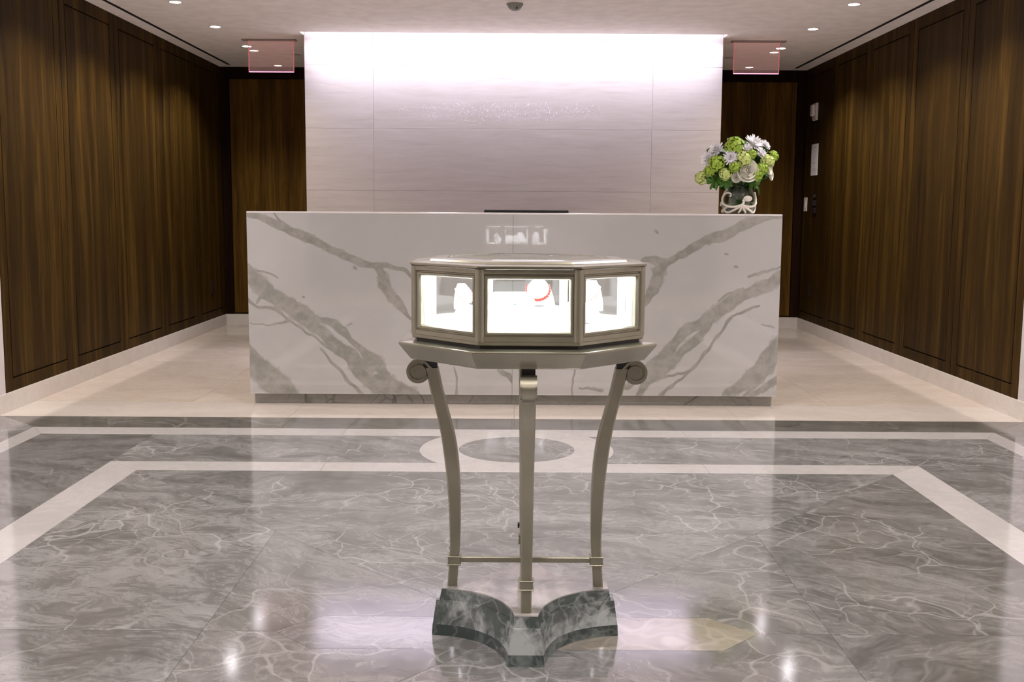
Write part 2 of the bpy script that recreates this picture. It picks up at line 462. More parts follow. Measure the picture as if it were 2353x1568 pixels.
# grey band with square corner tiles
for sx in (1, -1):
    for sy in (1, -1):
        tile([P(sx * HX[1], sy * HY[1]), P(sx * HX[2], sy * HY[1]), P(sx * HX[2], sy * HY[2]), P(sx * HX[1], sy * HY[2])], M['f_grey'])
band(HX[1], HX[2], HY[1], HY[2], M['f_grey'], [], [-0.65, 0.65], True, mitre=False)
band(HX[2], HX[3], HY[2], HY[3], M['f_white'], [-0.86, 0.86], [-0.8, 0.8], True)
WX = 2.765
for sy in (1, -1):
    for a, b in ((-HX[3], -1.2), (-1.2, 0), (0, 1.2), (1.2, HX[3])):
        ua = -WX if a == -HX[3] else a
        ub = WX if b == HX[3] else b
        tile([P(a, sy * HY[3]), P(b, sy * HY[3]), P(ub, sy * HY[4]), P(ua, sy * HY[4])], M['f_dark'])
for sx in (1, -1):
    for a, b in ((-HY[3], -0.9), (-0.9, 0.9), (0.9, HY[3])):
        ua = -HY[4] if a == -HY[3] else a
        ub = HY[4] if b == HY[3] else b
        tile([P(sx * HX[3], a), P(sx * HX[3], b), P(sx * WX, ub), P(sx * WX, ua)], M['f_grey'])
ye = FY + HY[4]
for a, b in ((XL, -1.2), (-1.2, 0.02), (0.02, 1.24), (1.24, XR)):
    tile(rect(a, b, ye, 6.20), M['f_light'])
ys = [6.20, 7.05, 7.9, 8.75, 9.6, YB]
for a, b in zip(ys[:-1], ys[1:]):
    for x0, x1 in ((XL, -1.85), (-1.85, -0.93), (-0.93, 0), (0, 0.93), (0.93, 1.86), (1.86, XR)):
        tile(rect(x0, x1, a, b), M['f_beige'])
yn = FY - HY[4]
for a, b in ((YN, -1.4), (-1.4, yn)):
    for x0, x1 in ((XL, -1.4), (-1.4, 0), (0, 1.4), (1.4, XR)):
        tile(rect(x0, x1, a, b), M['f_light'])

# ------------------------------------------------------------------ walls
PITCH = (YB - WOOD_Y0) / 5
def side_wall(name, sx):
    x = XL if sx < 0 else XR
    xo, xb = x + sx * 0.2, x + sx * 0.016
    wl = build(name, MB().box(min(xo, xb), max(xo, xb), YN, YB + 0.2, -0.1, ZC + 0.4), M['groove'])
    tag(wl, kind='structure')
    x1 = x
    # one raised and grooved panel, origin at its foot; local x = depth, y = along the wall
    g = 0.0045
    mb = MB()
    w2 = PITCH / 2 - 0.003
    z0, z1 = 0.0, ZC - 0.105
    mY, mZ0, mZ1 = 0.088, 0.074, 0.088
    d0, d1 = (0.0, 0.015)
    if sx > 0: a, b = 0.0, 0.015
    else: a, b = -0.015, 0.0
    mb.box(a, b, -w2, -w2 + mY - g, z0, z1).box(a, b, w2 - mY + g, w2, z0, z1)
    mb.box(a, b, -w2 + mY - g, w2 - mY + g, z0, z0 + mZ0 - g).box(a, b, -w2 + mY - g, w2 - mY + g, z1 - mZ1 + g, z1)
    mb.box(a, b, -w2 + mY + g, w2 - mY - g, z0 + mZ0 + g, z1 - mZ1 - g)
    me = mb.mesh('wall_panel', bevel=0.0012, segs=1)
    me.materials.append(M['wood'])
    for k in range(5):
        obj('wall_panel', me, None, wl, (x1, WOOD_Y0 + PITCH * (k + 0.5), 0.105))
    build('plaster_panel', MB().box(min(x, xb), max(x, xb), YN, WOOD_Y0 - 0.004, 0.105, ZC), M['plaster'], wl)
    bb = build('baseboard_left' if sx < 0 else 'baseboard_right', MB().box(min(x - sx * 0.006, xb), max(x - sx * 0.006, xb), YN, YB - 0.02, -0.002, 0.105), M['skirting'], bevel=0.001, segs=1)
    tag(bb, kind='structure')
    return wl
side_wall('wall_left', -1)
side_wall('wall_right', 1)

wb = build('wall_back', MB().box(XL - 0.2, XR + 0.2, YB + 0.06, YB + 0.26, -0.1, ZC + 0.4), M['groove'])
tag(wb, kind='structure')
wf = build('wall_front', MB().box(XL - 0.2, XR + 0.2, YN - 0.2, YN, -0.1, ZC + 0.4), M['wood'])
tag(wf, kind='structure')
for k, sx in ((1, -1), (2, 1)):
    xw = XL if sx < 0 else XR
    xi = 1.30 * sx
    # dark frame: jamb, head, sill; flush leaf slightly behind it
    d = empty('door_%d' % k, (0, 0, 0))
    tag(d, kind='structure')
    jx = xw - sx * 0.075
    build('door_jamb', MB().box(min(xw, jx), max(xw, jx), YB, YB + 0.06, 0.105, ZC), M['wood_dark'], d, bevel=0.002, segs=1)
    build('door_head', MB().box(min(jx, xi), max(jx, xi), YB, YB + 0.06, ZC - 0.105, ZC), M['wood_dark'], d, bevel=0.002, segs=1)
    build('door_leaf', MB().box(-abs(jx - xi) / 2 + 0.003, abs(jx - xi) / 2 - 0.003, 0, 0.03, 0.012, ZC - 0.105 - 0.105 - 0.003), M['wood_door_lit'], d, ((jx + xi) / 2, YB + 0.022, 0.105), bevel=0.002, segs=1)
    build('door_sill', MB().box(min(jx, xi), max(jx, xi), YB + 0.012, YB + 0.06, 0.105, 0.117), M['wood_dark'], d)
bk = build('wall_back_infill', MB().box(-1.30, 1.30, YB, YB + 0.06, 0.105, ZC), M['wood'], wb)
bb = build('baseboard_back', MB().box(XL, XR, YB - 0.012, YB + 0.06, -0.002, 0.105), M['skirting'], bevel=0.001, segs=1)
tag(bb, kind='structure')

# feature wall: a block faced with travertine slabs, running up into the cove
FY0, FXL, FXR = 8.55, -1.612, 1.626
wc = build('wall_center', MB().box(FXL + 0.002, FXR - 0.002, FY0 + 0.022, 9.0, -0.01, 2.72), M['plaster'])
tag(wc, kind='structure')
cols = [FXL, -1.081, 1.088, FXR]
rows = [0.0, 0.31, 0.79, 1.27, 1.75, 2.23, 2.72]
for i in range(3):
    for j in range(6):
        g = 0.0007
        m = M['travertine_flecked'] if (i == 1 and rows[j] in (1.75,)) else M['travertine']
        cx = (cols[i] + cols[i + 1]) / 2
        cz = rows[j]
        build('wall_slab', MB().box(cols[i] + g - cx, cols[i + 1] - g - cx, 0, 0.02, g, rows[j + 1] - rows[j] - g), m, wc, (cx, FY0, cz), bevel=0.0004, segs=1)

# ------------------------------------------------------------------ ceiling with air slots and cove
SL = 2.645
cm = MB()
TH = 0.06
CY0 = 8.40
sl0, sl1 = SL - 0.017, SL + 0.017
def cslab(x0, x1, y0, y1): cm.box(x0, x1, y0, y1, ZC, ZC + TH)
slot_end = 10.32
cslab(-sl0, sl0, YN, CY0)
cslab(-sl0, FXL - 0.002, CY0, YB); cslab(FXR + 0.002, sl0, CY0, YB)
cslab(FXL - 0.002, FXR + 0.002, 9.0, YB)
cslab(XL - 0.01, -sl1, YN, YB); cslab(sl1, XR + 0.01, YN, YB)
cslab(-sl1, -sl0, slot_end, YB); cslab(sl0, sl1, slot_end, YB)
ceil = build('ceiling', cm, M['ceiling'])
tag(ceil, kind='structure')
build('ceiling_backing', MB().box(XL - 0.2, XR + 0.2, YN - 0.2, CY0 - 0.02, ZC + 0.30, ZC + 0.4).box(XL - 0.2, XR + 0.2, CY0 - 0.02, YB + 0.2, ZC + 0.30, ZC + 0.4), M['ceiling'], ceil)
for sx in (-1, 1):
    a = build('air_slot', MB().box(sx * SL - 0.018, sx * SL + 0.018, YN, slot_end + 0.001, ZC + 0.0015, ZC + 0.05), M['black'], ceil)
# cove box round the slot
build('cove_box', MB().box(FXL - 0.01, FXR + 0.01, CY0 - 0.02, CY0, ZC + TH, 2.72).box(FXL - 0.02, FXL - 0.002, CY0, 9.0, ZC + TH, 2.72)
      .box(FXR + 0.002, FXR + 0.02, CY0, 9.0, ZC + TH, 2.72).box(FXL - 0.02, FXR + 0.02, CY0 - 0.02, 9.0, 2.722, 2.74), M['cove'], ceil)
M['cove_led'] = emis('cove light strip', COVE_C, COVE_E)
cl = empty('cove_light', ((FXL + FXR) / 2, CY0 + 0.022, 2.535))
tag(cl, 'cool white light strip hidden in the ceiling slot above the stone wall', 'light strip')
hw = (FXR - FXL) / 2 - 0.01
build('led_strip', MB().add([(-hw, -0.010, -0.006), (hw, -0.010, -0.006), (hw, 0.012, 0.006), (-hw, 0.012, 0.006), (-hw, -0.014, 0.0), (hw, -0.014, 0.0), (hw, 0.008, 0.012), (-hw, 0.008, 0.012)],
      [(0, 3, 2, 1), (4, 5, 6, 7), (0, 1, 5, 4), (1, 2, 6, 5), (2, 3, 7, 6), (3, 0, 4, 7)]), M['cove_led'], cl)
build('channel', MB().box(-hw, hw, -0.021, 0.012, 0.0125, 0.02).box(-hw, hw, -0.021, -0.0165, -0.012, 0.0125), M['cove'], cl)
light('strip_beam', 'AREA', (0, 0.012, -0.012), COVE_W, COVE_C, cl, (math.radians(7), 0, 0), shape='RECTANGLE', size=2 * hw, size_y=0.02, spread=math.radians(84))

# ------------------------------------------------------------------ ceiling downlights
M['lamp_disc'] = emis('downlight lens', (1.0, 0.95, 0.92), 14.0)
M['trim'] = plain('downlight trim', (0.75, 0.70, 0.67), 0.5)
ring_me = MB()
n = 32
prof = [(0.037, -0.004), (0.046, -0.005), (0.048, -0.002), (0.048, 0.004), (0.037, 0.004)]
ring_me.loft([[(r * math.cos(2 * PI * k / n), r * math.sin(2 * PI * k / n), z) for k in range(n)] for r, z in prof], close=True)
ring_mesh = ring_me.mesh('trim_ring', smooth=True); ring_mesh.materials.append(M['trim'])
disc_mesh = MB().lathe([(0.0370, -0.001), (0.0370, 0.002)], 32).mesh('lens'); disc_mesh.materials.append(M['lamp_disc'])
spot_d = bpy.data.lights.new('downlight_beam', 'SPOT')
spot_d.energy = DOWN_W; spot_d.color = DOWN_C; spot_d.spot_size = math.radians(130); spot_d.spot_blend = 0.6; spot_d.shadow_soft_size = 0.035
def downlight(x, y, lab):
    o = empty('downlight', (x, y, ZC))
    tag(o, lab, 'downlight', 'ceiling downlights')
    obj('trim_ring', ring_mesh, None, o)
    obj('lens', disc_mesh, None, o)
    l = bpy.data.objects.new('downlight_beam', spot_d); COL.objects.link(l); l.parent = o; l.location = (0, 0, -0.012)
for sx in (-1, 1):
    k = 0
    y = 9.13 if sx < 0 else 9.06
    side = 'left' if sx < 0 else 'right'
    while y > -1.0:
        lab = {0: 'small round downlight beside the %s exit sign' % side, 1: 'small round downlight in the ceiling, second from the %s exit sign' % side,
               2: 'small round downlight at the top edge of the view, %s ceiling row' % side}.get(k, 'small round downlight in the %s ceiling row, nearer than the view shows' % side)
        downlight(2.195 * sx, y, lab)
        k += 1; y -= 0.95
    for k in range(5):  # middle rows added out of view to brighten front floor, counter and stand
        downlight(0.5 * sx, 4.9 - 1.6 * k, 'added unseen downlight in the middle of the ceiling above the view')

# dome detector and concealed sprinkler plates
M['grey_plastic'] = plain('grey green plastic', (0.26, 0.265, 0.24), 0.35)
o = empty('ceiling_detector', (0.012, 7.22, ZC))
tag(o, 'small grey dome detector at top centre of the ceiling', 'smoke detector')
build('housing', MB().lathe([(0.054, 0.0), (0.054, -0.012), (0.05, -0.016), (0.0, -0.016)], 32), M['grey_plastic'], o, smooth=True)
build('dome', MB().lathe([(0.046, -0.016), (0.044, -0.026), (0.036, -0.036), (0.022, -0.044), (0.001, -0.047)], 32), M['grey_plastic'], o, smooth=True, angle=60)
build('sensor_eye', MB().lathe([(0.0055, -0.006), (0.0055, 0.006), (0.001, 0.008)], 12), M['black'], o, (0.012, -0.037, -0.034), smooth=True)
for sx, nm in ((-1, 'left'), (1, 'right')):
    o = empty('sprinkler_plate', (1.885 * sx, 9.62, ZC))
    tag(o, 'flat round sprinkler cover on the ceiling behind the %s exit sign' % nm, 'sprinkler', 'sprinkler covers')
    build('cover', MB().lathe([(0.030, 0.0), (0.030, -0.004), (0.041, -0.005), (0.041, -0.0075), (0.001, -0.0085)], 24), M['trim'], o, smooth=True)

# ------------------------------------------------------------------ exit signs: hanging edge-lit glass
M['sign_glass'] = thin_glass('sign glass', (0.97, 0.90, 0.89), 1.55, glow=((1.0, 0.5, 0.46), 0.018))
M['sign_edge'] = emis('red lit glass edge', (1.0, 0.28, 0.42), 0.9)
M['sign_edge_soft'] = emis('faint red lit glass edge', (1.0, 0.25, 0.28), 0.16)
M['canopy'] = plain('brushed canopy', (0.36, 0.29, 0.26), 0.4)
for sx, cx, cy in ((-1, -1.93, 8.78), (1, 1.93, 8.70)):
    o = empty('exit_sign', (cx, cy, ZC))
    nm = 'left' if sx < 0 else 'right'
    tag(o, 'edge-lit clear glass exit sign with red edges, %s of the stone wall' % nm, 'exit sign', 'hanging glass exit signs')
    build('canopy', MB().box(-0.215, 0.215, -0.03, 0.03, -0.010, 0.0), M['canopy'], o, bevel=0.002, segs=1)
    gx = 0.012 if sx < 0 else -0.012
    gw = 0.178
    build('glass_panel', MB().box(gx - gw, gx + gw, -0.004, 0.004, -0.248, -0.012), M['sign_glass'], o)
    build('lit_edge', MB().box(gx - gw, gx + gw, -0.004, 0.004, -0.2545, -0.2485), M['sign_edge'], o)
    for q in (-1, 1):
        build('lit_edge', MB().box(gx + q * gw - 0.003, gx + q * gw + 0.003, -0.004, 0.004, -0.248, -0.012), M['sign_edge_soft'] if q == sx else M['sign_edge'] if False else M['sign_edge_soft'], o)

# ------------------------------------------------------------------ reception counter
VEINS = {}
VEINS['L'] = [(1.0,[(-1.517,1.101,0.025),(-1.419,1.067,0.032),(-1.321,1.029,0.042),(-1.199,0.976,0.047),(-1.101,0.927,0.042),(-1.002,0.891,0.032),(-0.929,0.854,0.032),(-0.855,0.83,0.03),(-0.766,0.796,0.03)]),(0.9,[(-0.768,0.801,0.02),(-0.706,0.811,0.022),(-0.645,0.787,0.022),(-0.595,0.762,0.02),(-0.546,0.713,0.02)]),(1.0,[(-0.776,0.801,0.035),(-0.741,0.761,0.045),(-0.735,0.694,0.055),(-0.722,0.662,0.05),(-0.69,0.627,0.05),(-0.646,0.595,0.045),(-0.619,0.568,0.03),(-0.572,0.508,0.012),(-0.51,0.459,0.01)]),(1.0,[(-1.519,0.781,0.064),(-1.451,0.72,0.079),(-1.39,0.665,0.084),(-1.329,0.619,0.079),(-1.255,0.574,0.089),(-1.182,0.512,0.089),(-1.128,0.467,0.069)]),(0.9,[(-1.128,0.485,0.035),(-1.07,0.48,0.03),(-1.021,0.46,0.04),(-0.971,0.426,0.055),(-0.929,0.381,0.03),(-0.86,0.318,0.035),(-0.811,0.276,0.064),(-0.756,0.218,0.069),(-0.711,0.175,0.04)]),(0.9,[(-1.128,0.455,0.05),(-1.084,0.417,0.055),(-1.034,0.367,0.06),(-0.985,0.317,0.074),(-0.935,0.292,0.074),(-0.881,0.25,0.055),(-0.799,0.217,0.045)]),(0.85,[(-0.961,0.292,0.035),(-0.924,0.234,0.064),(-0.862,0.174,0.074),(-0.787,0.124,0.064),(-0.712,0.066,0.06)]),(0.9,[(-0.767,0.149,0.069),(-0.699,0.129,0.089),(-0.637,0.099,0.089),(-0.556,0.049,0.084)]),(0.6,[(-1.513,0.637,0.015),(-1.491,0.603,0.02),(-1.454,0.578,0.015),(-1.4,0.573,0.015),(-1.35,0.559,0.022),(-1.294,0.509,0.015),(-1.233,0.467,0.01),(-1.134,0.4,0.01),(-1.072,0.342,0.012),(-0.986,0.274,0.01),(-0.899,0.204,0.01)]),(0.6,[(-1.085,0.317,0.01),(-1.036,0.241,0.015),(-0.962,0.158,0.017),(-0.863,0.062,0.02)]),(0.35,[(-1.494,0.473,0.007),(-1.382,0.466,0.01),(-1.272,0.489,0.017)]),(0.4,[(-1.462,0.782,0.01),(-1.327,0.738,0.012)]),(0.6,[(-1.454,0.603,0.01),(-1.428,0.638,0.015),(-1.354,0.603,0.025),(-1.33,0.566,0.025)]),(0.95,[(-1.529,0.347,0.06),(-1.491,0.276,0.109),(-1.438,0.201,0.149),(-1.369,0.125,0.139),(-1.29,0.054,0.109)]),(0.6,[(-1.357,1.097,0.007),(-1.308,1.053,0.015),(-1.284,1.036,0.012)]),(0.5,[(-0.892,0.8,0.02),(-0.885,0.795,0.015)]),(0.3,[(-1.18,0.624,0.022),(-1.173,0.619,0.017)]),(0.3,[(-0.943,0.461,0.012),(-0.918,0.476,0.01)]),(0.5,[(-0.32,0.213,0.01),(-0.305,0.157,0.012),(-0.31,0.05,0.01)]),(0.6,[(-0.072,0.219,0.025),(-0.027,0.189,0.04),(0.006,0.144,0.025)])]
VEINS['R'] = [(1.0,[(1.537,1.106,0.02),(1.464,1.09,0.03),(1.378,1.065,0.045),(1.293,1.033,0.045),(1.196,0.988,0.045),(1.098,0.951,0.042),(1.0,0.903,0.04),(0.927,0.866,0.032),(0.868,0.833,0.025)]),(0.8,[(0.871,0.846,0.035),(0.816,0.853,0.04),(0.754,0.845,0.03)]),(0.95,[(0.868,0.833,0.04),(0.84,0.779,0.064),(0.831,0.722,0.064),(0.813,0.672,0.055),(0.769,0.617,0.035),(0.723,0.561,0.02)]),(1.0,[(1.554,0.771,0.064),(1.452,0.715,0.064),(1.379,0.675,0.05),(1.306,0.627,0.064),(1.233,0.58,0.069),(1.159,0.529,0.074),(1.091,0.489,0.064),(1.012,0.451,0.05),(0.958,0.405,0.05),(0.927,0.354,0.06),(0.866,0.286,0.06),(0.817,0.22,0.06),(0.763,0.169,0.045),(0.669,0.105,0.035)]),(0.85,[(1.136,0.481,0.03),(1.076,0.406,0.05),(1.014,0.355,0.055),(0.966,0.312,0.04),(0.917,0.246,0.06),(0.856,0.19,0.055),(0.794,0.134,0.04),(0.746,0.057,0.035)]),(0.5,[(1.543,0.82,0.01),(1.437,0.79,0.012),(1.339,0.75,0.015)]),(0.45,[(1.317,0.682,0.012),(1.255,0.65,0.015),(1.182,0.607,0.015)]),(0.7,[(1.419,0.591,0.012),(1.346,0.55,0.012),(1.272,0.525,0.015),(1.212,0.452,0.015),(1.164,0.369,0.015),(1.097,0.28,0.02),(1.043,0.221,0.015),(0.97,0.152,0.015),(0.871,0.058,0.02)]),(0.6,[(1.08,0.26,0.017),(1.006,0.203,0.017),(0.919,0.18,0.012),(0.806,0.159,0.012)]),(0.95,[(1.563,0.384,0.074),(1.51,0.333,0.089),(1.458,0.239,0.114),(1.383,0.173,0.099),(1.31,0.111,0.069),(1.243,0.06,0.05)]),(0.8,[(1.566,0.179,0.045),(1.485,0.133,0.04),(1.411,0.079,0.035),(1.387,0.056,0.035)]),(0.6,[(1.463,0.173,0.017),(1.385,0.104,0.02),(1.344,0.056,0.02)]),(0.3,[(1.435,0.476,0.01),(1.511,0.466,0.01)]),(0.3,[(1.265,0.809,0.022),(1.276,0.804,0.017)]),(0.3,[(1.209,0.89,0.017),(1.223,0.887,0.015)]),(0.35,[(0.81,1.005,0.02),(0.82,0.998,0.015)]),(0.5,[(0.386,0.222,0.01),(0.372,0.161,0.012),(0.376,0.055,0.01)]),(0.4,[(0.413,0.111,0.007),(0.519,0.086,0.017)])]
CX0, CX1, CYF, CZ0, CZ1 = -1.502, 1.533, 6.15, 0.062, 1.108
CMID = 0.008
def slab_mesh(side, x0, x1):
    step = 0.006
    nx = int((x1 - x0) / step); nz = int((CZ1 - 0.012 - CZ0) / step)
    zt = CZ1 - 0.012
    xs = np.linspace(x0, x1, nx + 1); zs = np.linspace(CZ0, zt, nz + 1)
    X, Z = np.meshgrid(xs, zs)
    X = X.ravel(); Z = Z.ravel()
    # wander the veins a little
    rs = np.random.RandomState(3 if side == 'L' else 5)
    WX_ = np.zeros_like(X); WZ_ = np.zeros_like(Z)
    for amp, fr in ((0.006, 9.0), (0.005, 21.0), (0.0035, 45.0), (0.002, 90.0)):
        for _ in range(3):
            a = rs.uniform(0, 2 * PI); ph = rs.uniform(0, 2 * PI, 2); f2 = fr * rs.uniform(0.7, 1.3)
            u = f2 * (X * math.cos(a) + Z * math.sin(a))
            WX_ += amp / 1.7 * np.sin(u + ph[0]); WZ_ += amp / 1.7 * np.sin(u * 1.13 + ph[1])
    Xw = X + WX_; Zw = Z + WZ_
    field = np.zeros_like(X)
    for s, pl in VEINS[side]:
        best = np.zeros_like(X)
        for (xa, za, wa), (xb, zb, wb_) in zip(pl[:-1], pl[1:]):
            dx, dz = xb - xa, zb - za
            L2 = dx * dx + dz * dz + 1e-9
            t = np.clip(((Xw - xa) * dx + (Zw - za) * dz) / L2, 0, 1)
            d = np.hypot(Xw - xa - t * dx, Zw - za - t * dz)
            wd = (wa + (wb_ - wa) * t) * 0.5 + 0.002
            best = np.maximum(best, np.clip(1.0 - 0.5 * d / wd, 0, 1))
        field = np.maximum(field, best * (0.55 + 0.45 * s))
    nv = len(X)
    verts = np.stack([X, np.full(nv, CYF), Z], 1)
    me = bpy.data.meshes.new('marble_slab')
    W_ = nx + 1
    faces = []
    for j in range(nz):
        r0 = j * W_
        faces += [(r0 + i, r0 + i + 1, r0 + W_ + i + 1, r0 + W_ + i) for i in range(nx)]
    # back and edges
    b = [(x0, CYF + 0.02, CZ0), (x1, CYF + 0.02, CZ0), (x1, CYF + 0.02, zt), (x0, CYF + 0.02, zt)]
    allv = verts.tolist() + b
    bl, br, tr, tl = 0, nx, nz * W_ + nx, nz * W_
    faces.append((nv + 3, nv + 2, nv + 1, nv))
    faces.append(tuple([nv, nv + 1] + [i for i in range(nx, -1, -1)]))
    faces.append(tuple([nv + 2, nv + 3] + [nz * W_ + i for i in range(nx + 1)]))
    faces.append(tuple([nv + 3, nv] + [j * W_ for j in range(nz + 1)]))
    faces.append(tuple([nv + 1, nv + 2] + [j * W_ + nx for j in range(nz, -1, -1)]))
    me.from_pydata(allv, [], faces)
    at = me.attributes.new('vein', 'FLOAT', 'POINT')
    at.data.foreach_set('value', np.concatenate([field, np.zeros(4)]).astype(np.float32))
    me.materials.append(M['calacatta'])
    me.update()
    return me
ct = empty('reception_counter', (0, 0, 0))
tag(ct, 'long white marble reception counter with grey diagonal veins, centre of the lobby', 'counter')
obj('marble_slab', slab_mesh('L', CX0, CMID - 0.0008), None, ct)
obj('marble_slab', slab_mesh('R', CMID + 0.0008, CX1), None, ct)
build('top_ledge', MB().box(CX0, CX1, CYF - 0.0005, 6.52, CZ1 - 0.0115, CZ1), M['counter_top'], ct, bevel=0.002, segs=2)
for x0, x1 in ((CX0 + 0.001, CX0 + 0.021), (CX1 - 0.021, CX1 - 0.001)):
    build('end_panel', MB().box(x0, x1, CYF + 0.0205, 6.95, CZ0, CZ1 - 0.0118), M['plinth_marble'], ct)
build('back_panel', MB().box(CX0 + 0.022, CX1 - 0.022, 6.48, 6.50, 0.76, CZ1 - 0.012), M['wood'], ct)
build('work_surface', MB().box(CX0 + 0.022, CX1 - 0.022, 6.1705, 6.95, 0.72, 0.758), M['wood'], ct, bevel=0.002, segs=1)
build('core', MB().box(CX0 + 0.022, CX1 - 0.022, 6.1705, 6.3, CZ0, 0.719), M['groove'], ct)
for a, b in ((CX0 + 0.012, CMID), (CMID, CX1 - 0.012)):
    build('plinth', MB().box(a + 0.0006, b - 0.0006, 6.205, 6.6, -0.0005, CZ0 - 0.0005), M['plinth_marble'], ct)

# monitor behind the counter, only its top edge shows
o = empty('monitor', (0.09, 6.74, 0.758))
tag(o, 'thin black monitor top edge peeking over the counter', 'monitor')
build('base', MB().box(-0.11, 0.11, -0.09, 0.09, 0.0, 0.012), M['black'], o, bevel=0.004)
build('neck', MB().box(-0.025, 0.025, 0.0, 0.02, 0.012, 0.22), M['black'], o, bevel=0.003)
mbz = MB()
mbz.box(-0.262, 0.262, -0.012, 0.0, 0.10, 0.366)
build('back_shell', mbz, M['black'], o, bevel=0.008, segs=3)
build('screen', MB().box(-0.25, 0.25, 0.0005, 0.004, 0.115, 0.352), plain('dark screen', (0.02, 0.02, 0.022), 0.15), o)

# ------------------------------------------------------------------ showcase on its stand
M['metal'] = NT('champagne bronze').m
def champagne(name, rough):
    t = NT(name)
    tc = t.n('ShaderNodeTexCoord').outputs['Object']
    n1 = t.n('ShaderNodeTexNoise', {'Vector': tc, 'Scale': 6.0, 'Detail': 5.0}).outputs[0]
    n2 = t.n('ShaderNodeTexNoise', {'Vector': tc, 'Scale': 60.0, 'Detail': 3.0}).outputs[0]
    c = t.mix(t.step(n1, 0.3, 0.7), (0.255, 0.237, 0.178), (0.325, 0.303, 0.235))
    b = t.bsdf(Metallic=0.8, Roughness=t.math('ADD', rough, t.math('MULTIPLY', n1, 0.06)))
    t.t.links.new(c, b.inputs['Base Color'])
    return t.m
bpy.data.materials.remove(M['metal'])
M['metal'] = champagne('champagne metal', 0.31)
M['metal_polished'] = champagne('polished champagne metal', 0.17)
M['glass'] = thin_glass('clear showcase glass', (0.97, 0.985, 0.98), 1.45)
M['case_led'] = emis('showcase light strip', CASE_C, CASE_E)
M['display_white'] = plain('white display leatherette', (0.80, 0.80, 0.82), 0.55)
M['red_gem'] = plain('red gem', (0.45, 0.03, 0.02), 0.2)
M['pink_gem'] = plain('coral pink beads', (0.62, 0.22, 0.18), 0.3)
M['blue_gem'] = plain('blue gem', (0.22, 0.32, 0.62), 0.15)
M['silver'] = plain('silver', (0.7, 0.7, 0.72), 0.2, 1.0)

def green_marble(name, dark, lite, vein, thr=(0.40, 0.62), sc=7.0):
    t = NT(name)
    tc = t.n('ShaderNodeTexCoord').outputs['Object']
    wn = t.n('ShaderNodeTexNoise', {'Vector': tc, 'Scale': 5.0, 'Detail': 4.0}).outputs['Color']
    wd = t.n('ShaderNodeVectorMath', {0: wn, 1: (0.16, 0.16, 0.16)}, operation='MULTIPLY').outputs[0]
    p2 = t.n('ShaderNodeVectorMath', {0: tc, 1: wd}, operation='ADD').outputs[0]
    n1 = t.n('ShaderNodeTexNoise', {'Vector': p2, 'Scale': sc, 'Detail': 7.0, 'Roughness': 0.65}).outputs[0]
    v1 = t.n('ShaderNodeTexVoronoi', {'Vector': p2, 'Scale': sc * 1.5}, feature='DISTANCE_TO_EDGE').outputs['Distance']
    c = t.mix(t.step(n1, *thr), dark, lite)
    c = t.mix(t.math('MULTIPLY', t.math('SUBTRACT', 1.0, t.step(v1, 0.0, 0.05)), 0.22), c, vein)
    b = t.bsdf(Roughness=0.12)
    t.t.links.new(c, b.inputs['Base Color'])
    return t.m
M['base_marble'] = green_marble('grey green marble', (0.048, 0.057, 0.053), (0.27, 0.28, 0.275), (0.38, 0.385, 0.375), (0.40, 0.60), 8.0)
M['base_marble_dark'] = green_marble('dark green marble', (0.028, 0.036, 0.033), (0.11, 0.125, 0.118), (0.20, 0.21, 0.20), (0.46, 0.66), 9.0)
M['base_marble_top'] = green_marble('pinkish grey marble', (0.15, 0.138, 0.125), (0.31, 0.28, 0.262), (0.34, 0.315, 0.30), (0.38, 0.60), 6.0)

SC = Vector((0.042, 2.797, 0.0))
sc = empty('showcase_stand', SC)
tag(sc, 'octagonal glass jewellery showcase in champagne metal on scroll legs and marble base', 'showcase')

def octa(ap, z, n=8):
    r = ap / math.cos(PI / 8)
    return [(r * math.cos(PI / 8 + k * PI / 4), r * math.sin(PI / 8 + k * PI / 4), z) for k in range(n)]

# marble base: four-pointed with concave sides
def star(h, wd, rm, z, seg=14):
    pts = []
    for k in range(4):
        a = k * PI / 2
        c, s = math.cos(a), math.sin(a)
        rot = lambda x, y: (x * c - y * s, x * s + y * c)
        p0 = Vector(rot(h, wd / 2)); p1 = Vector(rot(wd / 2, h)) if False else None
        pts.append((*rot(h, -wd / 2), z)); pts.append((*rot(h, wd / 2), z))
        A = Vector(rot(h, wd / 2)); B = Vector(rot(wd / 2, h))
        Mi = Vector(rot(rm * math.cos(PI / 4), rm * math.sin(PI / 4)))
        C = 2 * Mi - (A + B) / 2
        for i in range(1, seg):
            t = i / seg
            q = (1 - t) ** 2 * A + 2 * t * (1 - t) * C + t * t * B
            pts.append((q.x, q.y, z))
    return pts
bs = empty('base', (0, 0, 0), parent=sc)
build('base_foot', MB().loft([star(0.247, 0.090, 0.152, 0.0), star(0.2455, 0.0875, 0.150, 0.029)]), M['base_marble_dark'], bs, smooth=True, angle=25)
build('base_body', MB().loft([star(0.2450, 0.0870, 0.1495, 0.0292), star(0.2375, 0.070, 0.142, 0.083), star(0.2360, 0.066, 0.1405, 0.0925)]), M['base_marble'], bs, smooth=True, angle=25)
build('base_step', MB().loft([star(0.2275, 0.062, 0.1315, 0.0927), star(0.2220, 0.059, 0.127, 0.120)]), M['base_marble'], bs, smooth=True, angle=25)
build('base_top', MB().loft([star(0.2218, 0.0588, 0.1268, 0.1202), star(0.2205, 0.0580, 0.1258, 0.1228)]), M['base_marble_top'], bs, smooth=True, angle=25)

